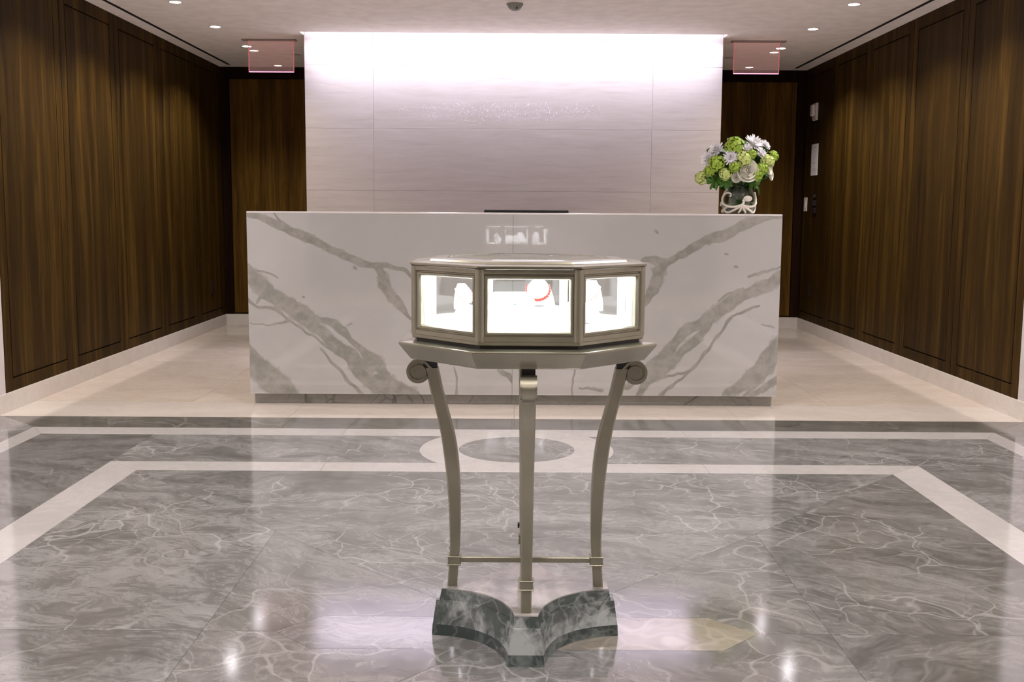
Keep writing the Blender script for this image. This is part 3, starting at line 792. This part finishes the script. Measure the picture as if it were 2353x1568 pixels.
# legs
prof = [(0.735, 0.262, 0.228, 0.0195), (0.712, 0.266, 0.232, 0.0195), (0.683, 0.2585, 0.226, 0.0192), (0.648, 0.251, 0.2185, 0.0188), (0.59, 0.236, 0.203, 0.018), (0.531, 0.224, 0.188, 0.0172),
        (0.473, 0.216, 0.179, 0.0165), (0.414, 0.2095, 0.1745, 0.016), (0.355, 0.205, 0.173, 0.0155), (0.295, 0.2025, 0.173, 0.0150), (0.235, 0.2015, 0.1745, 0.0142),
        (0.205, 0.203, 0.1765, 0.0138), (0.175, 0.2045, 0.179, 0.0134), (0.1229, 0.208, 0.1825, 0.0130)]
def smooth_prof(pr, sub=4):
    out = []
    n = len(pr)
    for i in range(n - 1):
        p0, p1, p2, p3 = pr[max(i - 1, 0)], pr[i], pr[i + 1], pr[min(i + 2, n - 1)]
        for k in range(sub):
            t = k / sub
            out.append(tuple(0.5 * ((2 * b) + (c - a) * t + (2 * a - 5 * b + 4 * c - d) * t * t + (3 * b - a - 3 * c + d) * t ** 3) for a, b, c, d in zip(p0, p1, p2, p3)))
    out.append(pr[-1])
    return out
leg = MB()
loops = []
for z, ro, ri, hw_ in smooth_prof(prof[1:]):
    e = 0.0035
    loops.append([(ri, -hw_ + e, z), (ri + e, -hw_, z), (ro - e, -hw_, z), (ro, -hw_ + e, z), (ro, hw_ - e, z), (ro - e, hw_, z), (ri + e, hw_, z), (ri, hw_ - e, z)])
leg.loft(loops)
leg_me = leg.mesh('leg', smooth=True, angle=35); leg_me.materials.append(M['metal'])
# volute: a band curling over the top of the leg and outwards
scr = MB()
vc = (0.2835, 0.7015)
path = []
N = 56
for i in range(N + 1):
    t = i / N
    a = math.radians(200 - 560 * t) 
    rr = 0.0335 - 0.0205 * t
    if t < 0.08: rr = 0.034
    path.append((vc[0] + rr * math.cos(a), vc[1] + rr * math.sin(a), 0.0068 - 0.0022 * t))
lo = []
for i, (r, z, th) in enumerate(path):
    a = path[max(i - 1, 0)]; b = path[min(i + 1, N)]
    tx, tz = b[0] - a[0], b[1] - a[1]; L_ = math.hypot(tx, tz); nx_, nz_ = tz / L_, -tx / L_
    h_ = 0.0200
    lo.append([(r + nx_ * th * .5, -h_, z + nz_ * th * .5), (r - nx_ * th * .5, -h_, z - nz_ * th * .5), (r - nx_ * th * .5, h_, z - nz_ * th * .5), (r + nx_ * th * .5, h_, z + nz_ * th * .5)])
scr.loft(lo)
scr_me = scr.mesh('volute', smooth=True, angle=50); scr_me.materials.append(M['metal'])
core = MB()
nn = 28
core.loft([[(vc[0] + 0.031 * math.cos(2 * PI * k / nn), y_, vc[1] + 0.031 * math.sin(2 * PI * k / nn)) for k in range(nn)] for y_ in (-0.0155, 0.0155)])
core_me = core.mesh('volute_core', smooth=True, angle=50); core_me.materials.append(M['metal'])
blk = MB().box(0.234, 0.270, -0.0165, 0.0165, 0.7130, 0.7505).mesh('bracket'); blk.materials.append(M['black'])
def collar_mesh():
    mb = MB()
    for z0, z1, g_ in ((0.183, 0.203, 0.0025), (0.1805, 0.1835, 0.0045), (0.2025, 0.2055, 0.0045)):
        mb.box(0.1765 - g_, 0.2040 + g_, -0.0139 - g_, 0.0139 + g_, z0, z1)
    return mb.mesh('collar', bevel=0.0008, segs=1)
col_me = collar_mesh(); col_me.materials.append(M['metal'])
for k in range(4):
    lg = obj('leg', leg_me, None, sc); lg.rotation_euler = (0, 0, k * PI / 2)
    for nm, me in (('volute', scr_me), ('volute_core', core_me), ('bracket', blk), ('collar', col_me)):
        obj(nm, me, None, lg)
build('cable_clip', MB().box(-0.02, -0.0145, 0.19, 0.205, 0.222, 0.236), M['black'], sc, bevel=0.001, segs=1)
for k in range(2):
    b = build('stretcher', MB().box(-0.176, 0.176, -0.006, 0.006, 0.186 + 0.0001 * k, 0.2 + 0.0001 * k), M['metal'], sc, bevel=0.0015, segs=1)
    b.rotation_euler = (0, 0, k * PI / 2)

# tray under the case
build('tray', MB().loft([octa(0.19, 0.7508), octa(0.292, 0.7506), octa(0.294, 0.7535), octa(0.3195, 0.7865), octa(0.3215, 0.789), octa(0.3215, 0.7930), octa(0.3195, 0.7945), octa(0.292, 0.7966), octa(0.262, 0.7966)]), M['metal_polished'], sc, bevel=0.0008, segs=1)
build('neck', MB().loft([octa(0.278, 0.7967), octa(0.278, 0.8030)]), M['black'], sc)
build('body_sill', MB().loft([octa(0.283, 0.8031), octa(0.2885, 0.8060), octa(0.2885, 0.8134)]), M['metal'], sc)
AP = 0.288
SW = 2 * AP * math.tan(PI / 8)
ZB0, ZB1 = 0.8135, 0.984
def picture_frame(w_, z0, z1, prof):
    """profile of (inset, depth) swept round a rectangle, facing -y at y = 0"""
    mb = MB(); lp = []
    for ins, d in prof:
        lp.append([(-w_ / 2 + ins, d, z0 + ins), (w_ / 2 - ins, d, z0 + ins), (w_ / 2 - ins, d, z1 - ins), (-w_ / 2 + ins, d, z1 - ins)])
    mb.loft(lp, close=True)
    return mb
fprof = [(0.0004, 0.0), (0.0105, 0.0), (0.0125, 0.005), (0.0150, 0.005), (0.0165, 0.0022), (0.0215, 0.0022), (0.0240, 0.0075), (0.0240, 0.016), (0.0004, 0.016)]
fr_me = picture_frame(SW, ZB0, ZB1, fprof).mesh('window_frame', smooth=True, angle=20); fr_me.materials.append(M['metal'])
gl_me = MB().box(-SW / 2 + 0.023, SW / 2 - 0.023, 0.010, 0.013, ZB0 + 0.023, ZB1 - 0.023).mesh('glass_pane'); gl_me.materials.append(M['glass'])
n8 = 10
post = MB().loft([[(0.0135 * math.cos(2 * PI * i / n8 + .3), 0.0135 * math.sin(2 * PI * i / n8 + .3), z) for i in range(n8)] for z in (ZB0 - 0.0, ZB0 + 0.012, ZB1 - 0.012, ZB1)])
post_me = post.mesh('corner_post', smooth=True, angle=50); post_me.materials.append(M['metal'])
for k in range(8):
    a = k * PI / 4
    # frame local -y is outward
    f = obj('window_frame', fr_me, None, sc); f.rotation_euler = (0, 0, a + PI / 2)
    f.location = (AP * math.cos(a), AP * math.sin(a), 0)
    obj('glass_pane', gl_me, None, f)
    a2 = a + PI / 8
    p_ = obj('corner_post', post_me, None, sc, (0.3005 * math.cos(a2), 0.3005 * math.sin(a2), 0))
lin = MB().loft([[(0.011 * math.cos(2 * PI * i / n8), 0.011 * math.sin(2 * PI * i / n8), z) for i in range(n8)] for z in (0.8366, 0.9775)])
lin_me = lin.mesh('inner_post', smooth=True, angle=50); lin_me.materials.append(M['display_white'])
for k in range(8):
    a2 = k * PI / 4 + PI / 8
    obj('inner_post', lin_me, None, sc, (0.276 * math.cos(a2), 0.276 * math.sin(a2), 0))
build('deck', MB().loft([octa(0.271, 0.8136), octa(0.271, 0.8365)]), M['display_white'], sc)
cap = MB().loft([octa(0.205, 0.9841), octa(0.288, 0.9841), octa(0.2905, 0.9855), octa(0.2935, 0.9865), octa(0.2935, 0.9905), octa(0.2915, 0.992), octa(0.252, 0.9948), octa(0.246, 0.9948), octa(0.243, 0.9995), octa(0.214, 1.0018), octa(0.205, 1.0018)], close=True)
build('cap', cap, M['metal_polished'], sc)
build('top_glass', MB().loft([octa(0.2048, 0.996), octa(0.2048, 1.0012)]), M['glass'], sc)
build('light_strip', MB().loft([octa(0.234, 0.9780), octa(0.252, 0.9780), octa(0.252, 0.9838), octa(0.234, 0.9838)], close=True), M['case_led'], sc)

# things on show
def at(dx, dy, dz): return (SC.x + dx, SC.y + dy, dz)
ZD = 0.8366
o = build('display_riser', MB().loft([octa(0.19, 0.0), octa(0.19, 0.020)]), M['display_white'], None, at(0.0, 0.04, ZD), bevel=0.002, segs=1)
tag(o, 'low white octagonal riser covering the showcase floor', 'display riser')
ZR = ZD + 0.0202
def wedge(nm, label, dx, dy, w_, d_, h_, rz, gem, gm, base=ZR):
    e = empty(nm, at(dx, dy, base), rz)
    tag(e, label, 'jewellery display')
    hh = h_ * 0.25
    mb = MB().add([(-w_ / 2, -d_ / 2, 0), (w_ / 2, -d_ / 2, 0), (w_ / 2, d_ / 2, 0), (-w_ / 2, d_ / 2, 0), (-w_ / 2, -d_ / 2, hh), (w_ / 2, -d_ / 2, hh), (w_ / 2 * .9, d_ / 2, h_), (-w_ / 2 * .9, d_ / 2, h_)],
                  [(0, 3, 2, 1), (4, 5, 6, 7), (0, 1, 5, 4), (1, 2, 6, 5), (2, 3, 7, 6), (3, 0, 4, 7)])
    build('ramp', mb, M['display_white'], e, bevel=0.003)
    sl = math.atan2(h_ - hh, d_)
    # a fine chain loop with a gem lying on the slope
    pts = []
    for i in range(25):
        a = 2 * PI * i / 24
        u, v_ = 0.30 * w_ * math.cos(a), 0.30 * d_ * math.sin(a)
        pts.append((u, v_ * 1.0, hh + (v_ + d_ / 2) * math.tan(sl) + 0.0016))
    build('chain', MB().tube(pts, 0.0011, 5), M['silver'], e, smooth=True)
    gv = -0.30 * d_
    g_ = MB().lathe([(0.001, -0.003), (0.006, 0.0), (0.0045, 0.003), (0.001, 0.0035)], 8)
    build('gem', g_, gem, e, (0.0, gv, hh + (gv + d_ / 2) * math.tan(sl) + 0.003))
    return e
def bust(nm, label, dx, dy, w_, h_, rz, gem, base=ZR):
    e = empty(nm, at(dx, dy, base), rz)
    tag(e, label, 'jewellery display')
    # half-round leaning neck form
    lo_ = []
    for i in range(9):
        t = i / 8
        wv = w_ * (1 - 0.55 * t ** 1.6) * (1.0 if t < .8 else 1.0 - (t - .8) * 1.6)
        dd = 0.018 + 0.02 * (1 - t)
        z = h_ * t
        yo = 0.018 * t
        lo_.append([(wv / 2 * math.cos(a), yo - dd * math.sin(a), z) for a in [PI * j / 10 for j in range(11)]] + [(-wv / 2 * .8, yo + 0.008, z), (wv / 2 * .8, yo + 0.008, z)])
    build('form', MB().loft(lo_), M['display_white'], e, smooth=True, angle=50)
    pts = []
    for i in range(17):
        a = PI * i / 16
        t = 0.78 - 0.45 * math.sin(a)
        wv = w_ * (1 - 0.55 * t ** 1.6)
        dd = 0.018 + 0.02 * (1 - t)
        pts.append((wv / 2 * 0.95 * math.cos(a), 0.018 * t - dd * math.sin(a) * 1.06 - 0.001, h_ * t))
    nb = MB()
    for p in pts:
        nb.lathe([(0.0008, p[2] - 0.0046), (0.0038, p[2] - 0.0024), (0.0046, p[2]), (0.0038, p[2] + 0.0024), (0.0008, p[2] + 0.0046)], 8, (p[0], p[1]))
    build('bead_string', nb, gem, e, smooth=True, angle=80)
    return e
wedge('display_ramp', 'white sloped ramp with a blue gem behind the middle pane', -0.035, 0.02, 0.115, 0.10, 0.050, 0.05, M['blue_gem'], None)
bust('necklace_bust', 'white rounded neck form with red necklace behind the middle pane', 0.030, 0.115, 0.095, 0.078, -0.1, M['red_gem'])
bust('necklace_bust', 'small white neck form with coral beads at the showcase left', -0.168, 0.10, 0.062, 0.066, 0.5, M['pink_gem'])
bust('necklace_bust', 'white neck form with coral beads at the showcase right', 0.165, 0.085, 0.085, 0.078, -0.5, M['pink_gem'])
wedge('display_ramp', 'white sloped ramp with a pendant at the showcase right front', 0.120, -0.075, 0.085, 0.07, 0.034, -0.6, M['silver'], None)
def cushion(nm, label, dx, dy, r, h_, band_m):
    e = empty(nm, at(dx, dy, ZR))
    tag(e, label, 'jewellery display')
    build('pad', MB().lathe([(r, 0.0), (r * 1.02, h_ * 0.3), (r * 0.92, h_ * .75), (r * .6, h_), (0.001, h_ * 1.02)], 28), M['display_white'], e, smooth=True, angle=60)
    pts = [(r * .5 * math.cos(2 * PI * i / 24), r * .5 * math.sin(2 * PI * i / 24), h_ * 1.03 + 0.003) for i in range(25)]
    build('bangle', MB().tube(pts, 0.003, 6), band_m, e, smooth=True)
cushion('bangle_cushion', 'round white cushion with a dark bangle, showcase left front', -0.130, -0.045, 0.036, 0.024, M['black'])
cushion('bangle_cushion', 'round white cushion with a silver bangle at showcase centre front', 0.028, -0.085, 0.033, 0.020, M['silver'])

# ------------------------------------------------------------------ wall fittings
def wall_thing(name, label, cat, x, y, z):
    o = empty(name, (x, y, z)); tag(o, label, cat); return o
o = wall_thing('alarm_strobe', 'white fire alarm strobe high on the right wood wall', 'fire alarm', XR, 10.06, 2.035)
build('back_plate', MB().box(-0.02, 0, -0.058, 0.058, -0.078, 0.078), M['white_plastic'], o, bevel=0.005, segs=3)
build('strobe_lens', MB().box(-0.05, -0.0202, -0.045, 0.045, -0.04, 0.065), M['white_plastic'], o, bevel=0.012, segs=3)
build('speaker_grille', MB().box(-0.032, -0.0202, -0.035, 0.035, -0.07, -0.045), plain('dim plastic', (0.45, 0.42, 0.40), 0.5), o, bevel=0.004)
o = wall_thing('wall_notice', 'white paper notice with small print on right wood wall', 'notice', XR, 10.06, 1.602)
build('sheet', MB().box(-0.004, 0, -0.105, 0.105, -0.1425, 0.1425), M['paper'], o)
for zz, y0, y1 in ((0.07, -0.02, 0.02), (0.045, -0.028, 0.022), (0.02, -0.02, 0.018), (-0.03, -0.03, 0.03), (-0.036, -0.018, 0.024), (-0.085, -0.05, 0.045), (-0.1, -0.05, 0.03), (0.11, -0.07, 0.07)):
    build('print_line', MB().box(-0.0045, -0.0041, y0, y1, zz - 0.002, zz + 0.002), M['ink'], o)
o = wall_thing('light_switch', 'white switch plate on right wood wall near the back corner', 'light switch', XR, 10.30, 1.195)
build('plate', MB().box(-0.008, 0, -0.05, 0.05, -0.065, 0.065), M['white_plastic'], o, bevel=0.003)
build('rocker', MB().box(-0.0125, -0.0082, -0.018, 0.018, -0.035, 0.035), M['white_plastic'], o, bevel=0.002)
o = wall_thing('access_reader', 'dark stacked card reader and key plates beside the switch plate', 'card reader', XR, 9.99, 1.20)
build('reader', MB().box(-0.03, 0, -0.05, 0.05, -0.022, 0.030), M['dark'], o, bevel=0.004)
build('key_plate', MB().box(-0.02, 0, -0.05, 0.05, -0.088, -0.036), M['dark'], o, bevel=0.004)
kb = MB(); nn = 16
kb.loft([[(x_, 0.024 * math.cos(2 * PI * k / nn), 0.065 + 0.024 * math.sin(2 * PI * k / nn)) for k in range(nn)] for x_ in (-0.022, 0.0)])
build('button', kb, M['dark'], o, bevel=0.003)
for sx, x in ((-1, XL), (1, XR)):
    o = wall_thing('wall_outlet', 'dark outlet plate low on the %s wood wall' % ('left' if sx < 0 else 'right'), 'outlet', x, 9.97 if sx < 0 else 10.05, 0.395)
    a, b = (0.0, 0.007) if sx < 0 else (-0.007, 0.0)
    build('plate', MB().box(a, b, -0.036, 0.036, -0.058, 0.058), M['dark'], o, bevel=0.002)
    c_ = b if sx < 0 else a
    for dz in (-0.022, 0.022):
        build('socket', MB().box(min(c_, c_ - sx * 0.002), max(c_, c_ - sx * 0.002), -0.016, 0.016, dz - 0.014, dz + 0.014), M['black'], o)

# ------------------------------------------------------------------ vase and flowers on the counter
VX, VY, VZ = 1.318, 6.33, CZ1 + 0.0005
va = empty('glass_vase', (VX, VY, VZ))
tag(va, 'round clear glass vase wrapped in white scrolling rope on the counter', 'vase')
M['vase_glass'] = thin_glass('vase glass', (0.93, 0.96, 0.93), 1.5)
M['water'] = thin_glass('vase water', (0.75, 0.82, 0.72), 1.33)
M['rope'] = plain('white rope', (0.66, 0.60, 0.54), 0.6)
M['stem'] = plain('green stem', (0.04, 0.085, 0.02), 0.5)
M['wrap_leaf'] = plain('dark wrap leaf', (0.012, 0.022, 0.014), 0.35)
vp = [(0.070, 0.0), (0.086, 0.012), (0.094, 0.05), (0.094, 0.09), (0.086, 0.125), (0.072, 0.148), (0.070, 0.160)]
inner = [(r - 0.004, max(z, 0.006)) for r, z in reversed(vp)]
n = 36
build('glass_body', MB().loft([[(r * math.cos(2 * PI * k / n), r * math.sin(2 * PI * k / n), z) for k in range(n)] for r, z in vp + inner]), M['vase_glass'], va, smooth=True, angle=60)
build('water', MB().lathe([(0.066, 0.0065), (0.081, 0.013), (0.0890, 0.05), (0.0890, 0.088), (0.083, 0.118)], 32), M['water'], va, smooth=True, angle=60)
build('leaf_lining', MB().lathe([(0.052, 0.105), (0.060, 0.12), (0.056, 0.158), (0.02, 0.16)], 20), M['wrap_leaf'], va, smooth=True)
def vr(z):
    for (r0, z0), (r1, z1) in zip(vp[:-1], vp[1:]):
        if z0 <= z <= z1: return r0 + (r1 - r0) * (z - z0) / (z1 - z0)
    return vp[-1][0]
def on_vase(pts, r):
    """pts of (degrees from the camera side, height)"""
    out = []
    for d, z in pts:
        a = math.radians(-90 + d); rr = vr(min(max(z, 0.004), 0.158)) + r * 0.8
        out.append((rr * math.cos(a), rr * math.sin(a), max(z, r)))
    return out
def curve(pts, sub=5):
    return smooth_prof(pts, sub)
arms = [
    [(0, 0.050), (-25, 0.040), (-55, 0.045), (-78, 0.070), (-75, 0.105), (-55, 0.122), (-38, 0.112), (-42, 0.098)],
    [(0, 0.050), (25, 0.042), (55, 0.048), (80, 0.070), (86, 0.10), (74, 0.125)],
    [(0, 0.050), (-20, 0.028), (-45, 0.010), (-62, 0.012), (-66, 0.030), (-52, 0.036)],
    [(0, 0.050), (22, 0.030), (48, 0.010), (68, 0.012), (76, 0.035), (62, 0.046)],
    [(0, 0.055), (-3, 0.030), (-10, 0.006)], [(0, 0.055), (8, 0.025), (18, 0.006)],
    [(0, 0.050), (6, 0.068), (2, 0.082)],
    [(-80, 0.060), (-100, 0.05), (-125, 0.07), (-150, 0.05), (-180, 0.06), (-210, 0.045), (-240, 0.065), (-262, 0.05), (-278, 0.066)],
    [(-70, 0.02), (-100, 0.01), (-140, 0.03), (-180, 0.01), (-220, 0.03), (-260, 0.012), (-285, 0.03)]]
for a_ in arms:
    pts = on_vase(curve([tuple(map(float, q)) for q in a_]), 0.0065)
    m_ = len(pts)
    build('rope_scroll', MB().tube(pts, [0.0078 - 0.003 * i / m_ for i in range(m_)], 7), M['rope'], va, smooth=True, angle=80)
sp = MB()
build('shell', MB().loft([[(0.026 * math.cos(t) * s, -0.006 * (1 - s) , 0.017 * math.sin(t) * s) for t in [2 * PI * k / 16 for k in range(16)]] for s in (1.0, 0.8, 0.45, 0.05)]), M['rope'], va, (0.035, -0.088, 0.088), smooth=True, angle=80)

M['hyd'] = plain('lime green florets', (0.33, 0.47, 0.045), 0.6)
M['hyd_pale'] = plain('pale lime florets', (0.56, 0.64, 0.20), 0.6)
M['mum'] = plain('white chrysanthemum petals', (0.90, 0.87, 0.90), 0.6)
M['rose'] = plain('cream rose petals', (0.86, 0.83, 0.72), 0.55)
M['leaf'] = plain('deep green leaves', (0.028, 0.085, 0.018), 0.4)
M['leaf_mid'] = plain('mid green leaves', (0.075, 0.20, 0.02), 0.45)

def petal(mb, o, d, up, ln, wd, curl=0.2):
    d = d.normalized(); side = d.cross(up).normalized(); nn_ = side.cross(d).normalized()
    rows_ = []
    for i, (t, w_) in enumerate(((0.0, 0.25), (0.4, 0.9), (0.75, 1.0), (1.0, 0.35))):
        c = o + d * ln * t + nn_ * ln * curl * t * t
        rows_.append([c - side * wd * w_ * 0.5, c + nn_ * wd * -0.10 * w_, c + side * wd * w_ * 0.5])
    vs = [p for r in rows_ for p in r]
    fs = []
    for i in range(3):
        for j in range(2):
            a = i * 3 + j
            fs.append((a, a + 1, a + 4, a + 3))
    mb.add(vs, fs)

def fib(n_, zmin=-0.3):
    out = []
    for i in range(n_):
        z = 1 - (1 - zmin) * (i + 0.5) / n_
        r = math.sqrt(max(0, 1 - z * z)); a = i * 2.399963
        out.append(Vector((r * math.cos(a), r * math.sin(a), z)))
    return out

def hyd_mesh(seed):
    rnd = random.Random(seed); mb = MB()
    for v in fib(46):
        v = (v + Vector((rnd.uniform(-.1, .1), rnd.uniform(-.1, .1), rnd.uniform(-.1, .1)))).normalized()
        o_ = v * rnd.uniform(0.82, 1.0)
        t1 = v.cross(Vector((rnd.uniform(-1, 1), rnd.uniform(-1, 1), 0.3))).normalized(); t2 = v.cross(t1)
        for k in range(4):
            a = k * PI / 2
            petal(mb, o_, t1 * math.cos(a) + t2 * math.sin(a) + v * 0.25, v, 0.24, 0.24, -0.1)
    mb.lathe([(0.4, -0.4), (0.7, 0.0), (0.6, 0.5), (0.05, 0.78)], 10)
    return mb.mesh('bloom', smooth=True, angle=70)
def mum_mesh(seed):
    rnd = random.Random(seed); mb = MB()
    for ring, (n_, el, ln, ro) in enumerate(((16, 0.05, 0.95, 0.05), (16, 0.45, 0.85, 0.05), (12, 0.85, 0.65, 0.04), (8, 1.2, 0.45, 0.02))):
        for k in range(n_):
            a = 2 * PI * (k + 0.5 * (ring % 2)) / n_ + rnd.uniform(-.08, .08)
            e_ = el + rnd.uniform(-.08, .08)
            d = Vector((math.cos(a) * math.cos(e_), math.sin(a) * math.cos(e_), math.sin(e_)))
            petal(mb, Vector((0, 0, 0.1)) + d * ro, d, Vector((0, 0, 1)), ln * rnd.uniform(.9, 1.05), 0.2, 0.15)
    mb.lathe([(0.12, -0.1), (0.22, 0.1), (0.12, 0.3), (0.02, 0.34)], 10)
    return mb.mesh('bloom', smooth=True, angle=70)
def rose_mesh(seed):
    rnd = random.Random(seed); mb = MB()
    for ring, (n_, r_, h0, h1, op) in enumerate(((5, 0.98, -0.25, 0.50, 0.35), (5, 0.78, -0.15, 0.62, 0.18), (4, 0.56, -0.05, 0.70, 0.06), (3, 0.36, 0.0, 0.74, -0.02), (3, 0.18, 0.1, 0.76, -0.05))):
        for k in range(n_):
            a0 = 2 * PI * (k + 0.37 * ring) / n_; half = PI / n_ * 1.35
            vs = []
            for j in range(5):
                t = j / 4
                for i in range(7):
                    u = (i - 3) / 3
                    a = a0 + u * half
                    rr = r_ * (0.35 + 0.65 * math.sin(min(1, t * 1.2) * PI / 2)) + op * max(0, t - 0.55) * 1.4
                    z = h0 + (h1 - h0) * t - 0.22 * t * u * u
                    rr *= 1 + 0.04 * u
                    vs.append((rr * math.cos(a), rr * math.sin(a), z))
            fs = [(j * 7 + i, j * 7 + i + 1, (j + 1) * 7 + i + 1, (j + 1) * 7 + i) for j in range(4) for i in range(6)]
            mb.add(vs, fs)
    mb.lathe([(0.1, -0.4), (0.4, -0.25), (0.75, 0.0), (0.3, 0.2)], 12)
    return mb.mesh('bloom', smooth=True, angle=70)
def leaf_mesh(seed, n_=16):
    rnd = random.Random(seed); mb = MB()
    for k in range(n_):
        a = 2 * PI * k / n_ * 2.4; e_ = rnd.uniform(-0.3, 1.2)
        d = Vector((math.cos(a) * math.cos(e_), math.sin(a) * math.cos(e_), math.sin(e_)))
        petal(mb, d * 0.1, d, Vector((0.1, 0.05, 1)), rnd.uniform(0.75, 1.05), rnd.uniform(0.34, 0.48), rnd.uniform(-0.4, 0.1))
    mb.lathe([(0.05, -0.3), (0.10, 0.0), (0.03, 0.2)], 8)
    return mb.mesh('leaves', smooth=True, angle=70)
ME = {}
for nm, fn, mt in (('hyd', hyd_mesh, 'hyd'), ('hydp', hyd_mesh, 'hyd_pale'), ('mum', mum_mesh, 'mum'), ('rose', rose_mesh, 'rose'), ('leaf', leaf_mesh, 'leaf'), ('leafm', leaf_mesh, 'leaf_mid')):
    me = fn(len(nm) + 3); me.materials.append(M[mt]); ME[nm] = me
BC = Vector((1.303, 6.33, 1.388))     # heart of the bouquet
K = 0.000312
FL = [ # kind, zoomed x, y, radius, label
 ('mum', 400, 480, 118, 'white chrysanthemum at the bouquet left edge'), ('mum', 530, 315, 108, 'white chrysanthemum at the bouquet upper left'),
 ('mum', 755, 465, 105, 'white chrysanthemum facing front, left of the bouquet middle'), ('mum', 1180, 215, 135, 'large white chrysanthemum at the bouquet top right'),
 ('mum', 1030, 320, 85, 'small white chrysanthemum above the bouquet middle'), ('mum', 1400, 230, 85, 'cream chrysanthemum at the bouquet far upper right'),
 ('hyd', 830, 250, 150, 'lime hydrangea crowning the bouquet top'), ('hyd', 510, 560, 130, 'lime hydrangea below the left chrysanthemum'),
 ('hydp', 300, 810, 105, 'pale lime hydrangea hanging lowest at bouquet left'), ('hydp', 665, 750, 95, 'pale lime hydrangea left of the cream rose'),
 ('hydp', 980, 480, 125, 'pale lime hydrangea above the cream rose'), ('hyd', 1575, 410, 85, 'lime hydrangea at the bouquet right edge'),
 ('hyd', 1240, 770, 90, 'lime hydrangea right of the cream rose'), ('hyd', 820, 625, 90, 'small lime hydrangea in the bouquet middle'),
 ('hydp', 1480, 520, 90, 'pale lime hydrangea at the bouquet lower right'), ('hyd', 1120, 395, 80, 'small lime hydrangea beside dark leaves'),
 ('hyd', 400, 690, 90, 'lime hydrangea at the bouquet lower left'),
 ('rose', 1040, 695, 145, 'large cream rose at the bouquet front'), ('rose', 1440, 650, 80, 'cream rose at the bouquet lower right'),
 ('rose', 860, 810, 65, 'small cream rose under the pale hydrangea'), ('rose', 1520, 770, 60, 'small cream rosebud lowest at bouquet right'),
 ('leaf', 1260, 540, 165, 'dark green leaf sprig right of the rose'), ('leaf', 1390, 340, 120, 'dark green leaf sprig at the bouquet upper right'),
 ('leafm', 520, 880, 130, 'mid green leaf sprig hanging at bouquet lower left'), ('leafm', 1220, 900, 110, 'mid green leaf sprig over the vase rim right'),
 ('leafm', 720, 890, 110, 'mid green leaf sprig over the vase rim left'), ('leaf', 640, 620, 110, 'dark green leaf sprig in the bouquet left'),
 ('hyd', 1330, 650, 100, 'lime hydrangea between the dark sprig and right rose'), ('hydp', 1400, 500, 95, 'pale lime hydrangea in front of the right leaves'), ('mum', 1300, 380, 80, 'white chrysanthemum among the right dark leaves'),
 ('leaf', 1000, 840, 90, 'dark green leaf sprig under the cream rose')]
for i, (u_, v_, w_) in enumerate(((-0.09, 0.02, 0.02), (0.0, 0.0, 0.06), (0.1, 0.01, 0.03), (0.03, 0.08, -0.02), (-0.05, 0.07, -0.03), (0.12, 0.07, -0.05))):
    FL.append(('leaf', 949 + u_ / K, 578 - w_ / K, 300, ('dark leaves deep in the bouquet left', 'dark leaves deep in the bouquet centre', 'dark leaves deep in the bouquet right', 'dark leaves low behind the cream rose', 'dark leaves low at the bouquet left back', 'dark leaves low at the bouquet right back')[i], v_))
rim = Vector((VX, VY, VZ + 0.15))
CATS = {'mum': 'chrysanthemum', 'hyd': 'hydrangea', 'hydp': 'hydrangea', 'rose': 'rose', 'leaf': 'leaf_sprig', 'leafm': 'leaf_sprig'}
def flower(kind, pos, rad, label, outd, group='flowers in the glass vase'):
    e = empty(CATS[kind], pos)
    cat = CATS[kind].replace('_', ' ')
    tag(e, label, cat, group)
    b = obj('leaves' if 'leaf' in kind else 'bloom', ME[kind], None, e)
    b.rotation_mode = 'QUATERNION'
    b.rotation_quaternion = Vector((0, 0, 1)).rotation_difference(outd)
    b.scale = (rad, rad, rad)
    root = Vector((VX + (pos[0] - VX) * 0.12, VY + (pos[1] - VY) * 0.12, VZ + 0.02))
    neck = Vector((VX + (pos[0] - VX) * 0.22, VY + (pos[1] - VY) * 0.22, VZ + 0.145))
    P0 = Vector((0, 0, 0)); P1 = neck - Vector(pos); P2 = root - Vector(pos)
    st = [P0, P0.lerp(P1, 0.5) + Vector((0, 0, 0.006)), P1, P2]
    build('stem', MB().tube(st, 0.0028, 6), M['stem'], e, smooth=True)
for kind, zx, zy, zr, lab, *dd in FL:
    dx = (zx - 949) * K; dz = -(zy - 578) * K
    rad = zr * K * {'mum': 1.5, 'hyd': 1.25, 'hydp': 1.25}.get(kind, 1.22)
    q = 1 - (dx / 0.225) ** 2 - ((dz) / 0.175) ** 2
    depth = 0.155 * math.sqrt(max(q, 0.0)) 
    if 'leaf' in kind: depth -= 0.035
    depth = max(depth - rad * 0.45, -0.02)
    if dd: depth = -dd[0]
    pos = Vector((BC.x + dx, BC.y - depth, BC.z + dz))
    outd = Vector((dx * 1.0, -max(depth, 0.02) - 0.05, dz * 0.8 + 0.04)).normalized()
    flower(kind, pos, rad, lab, outd)
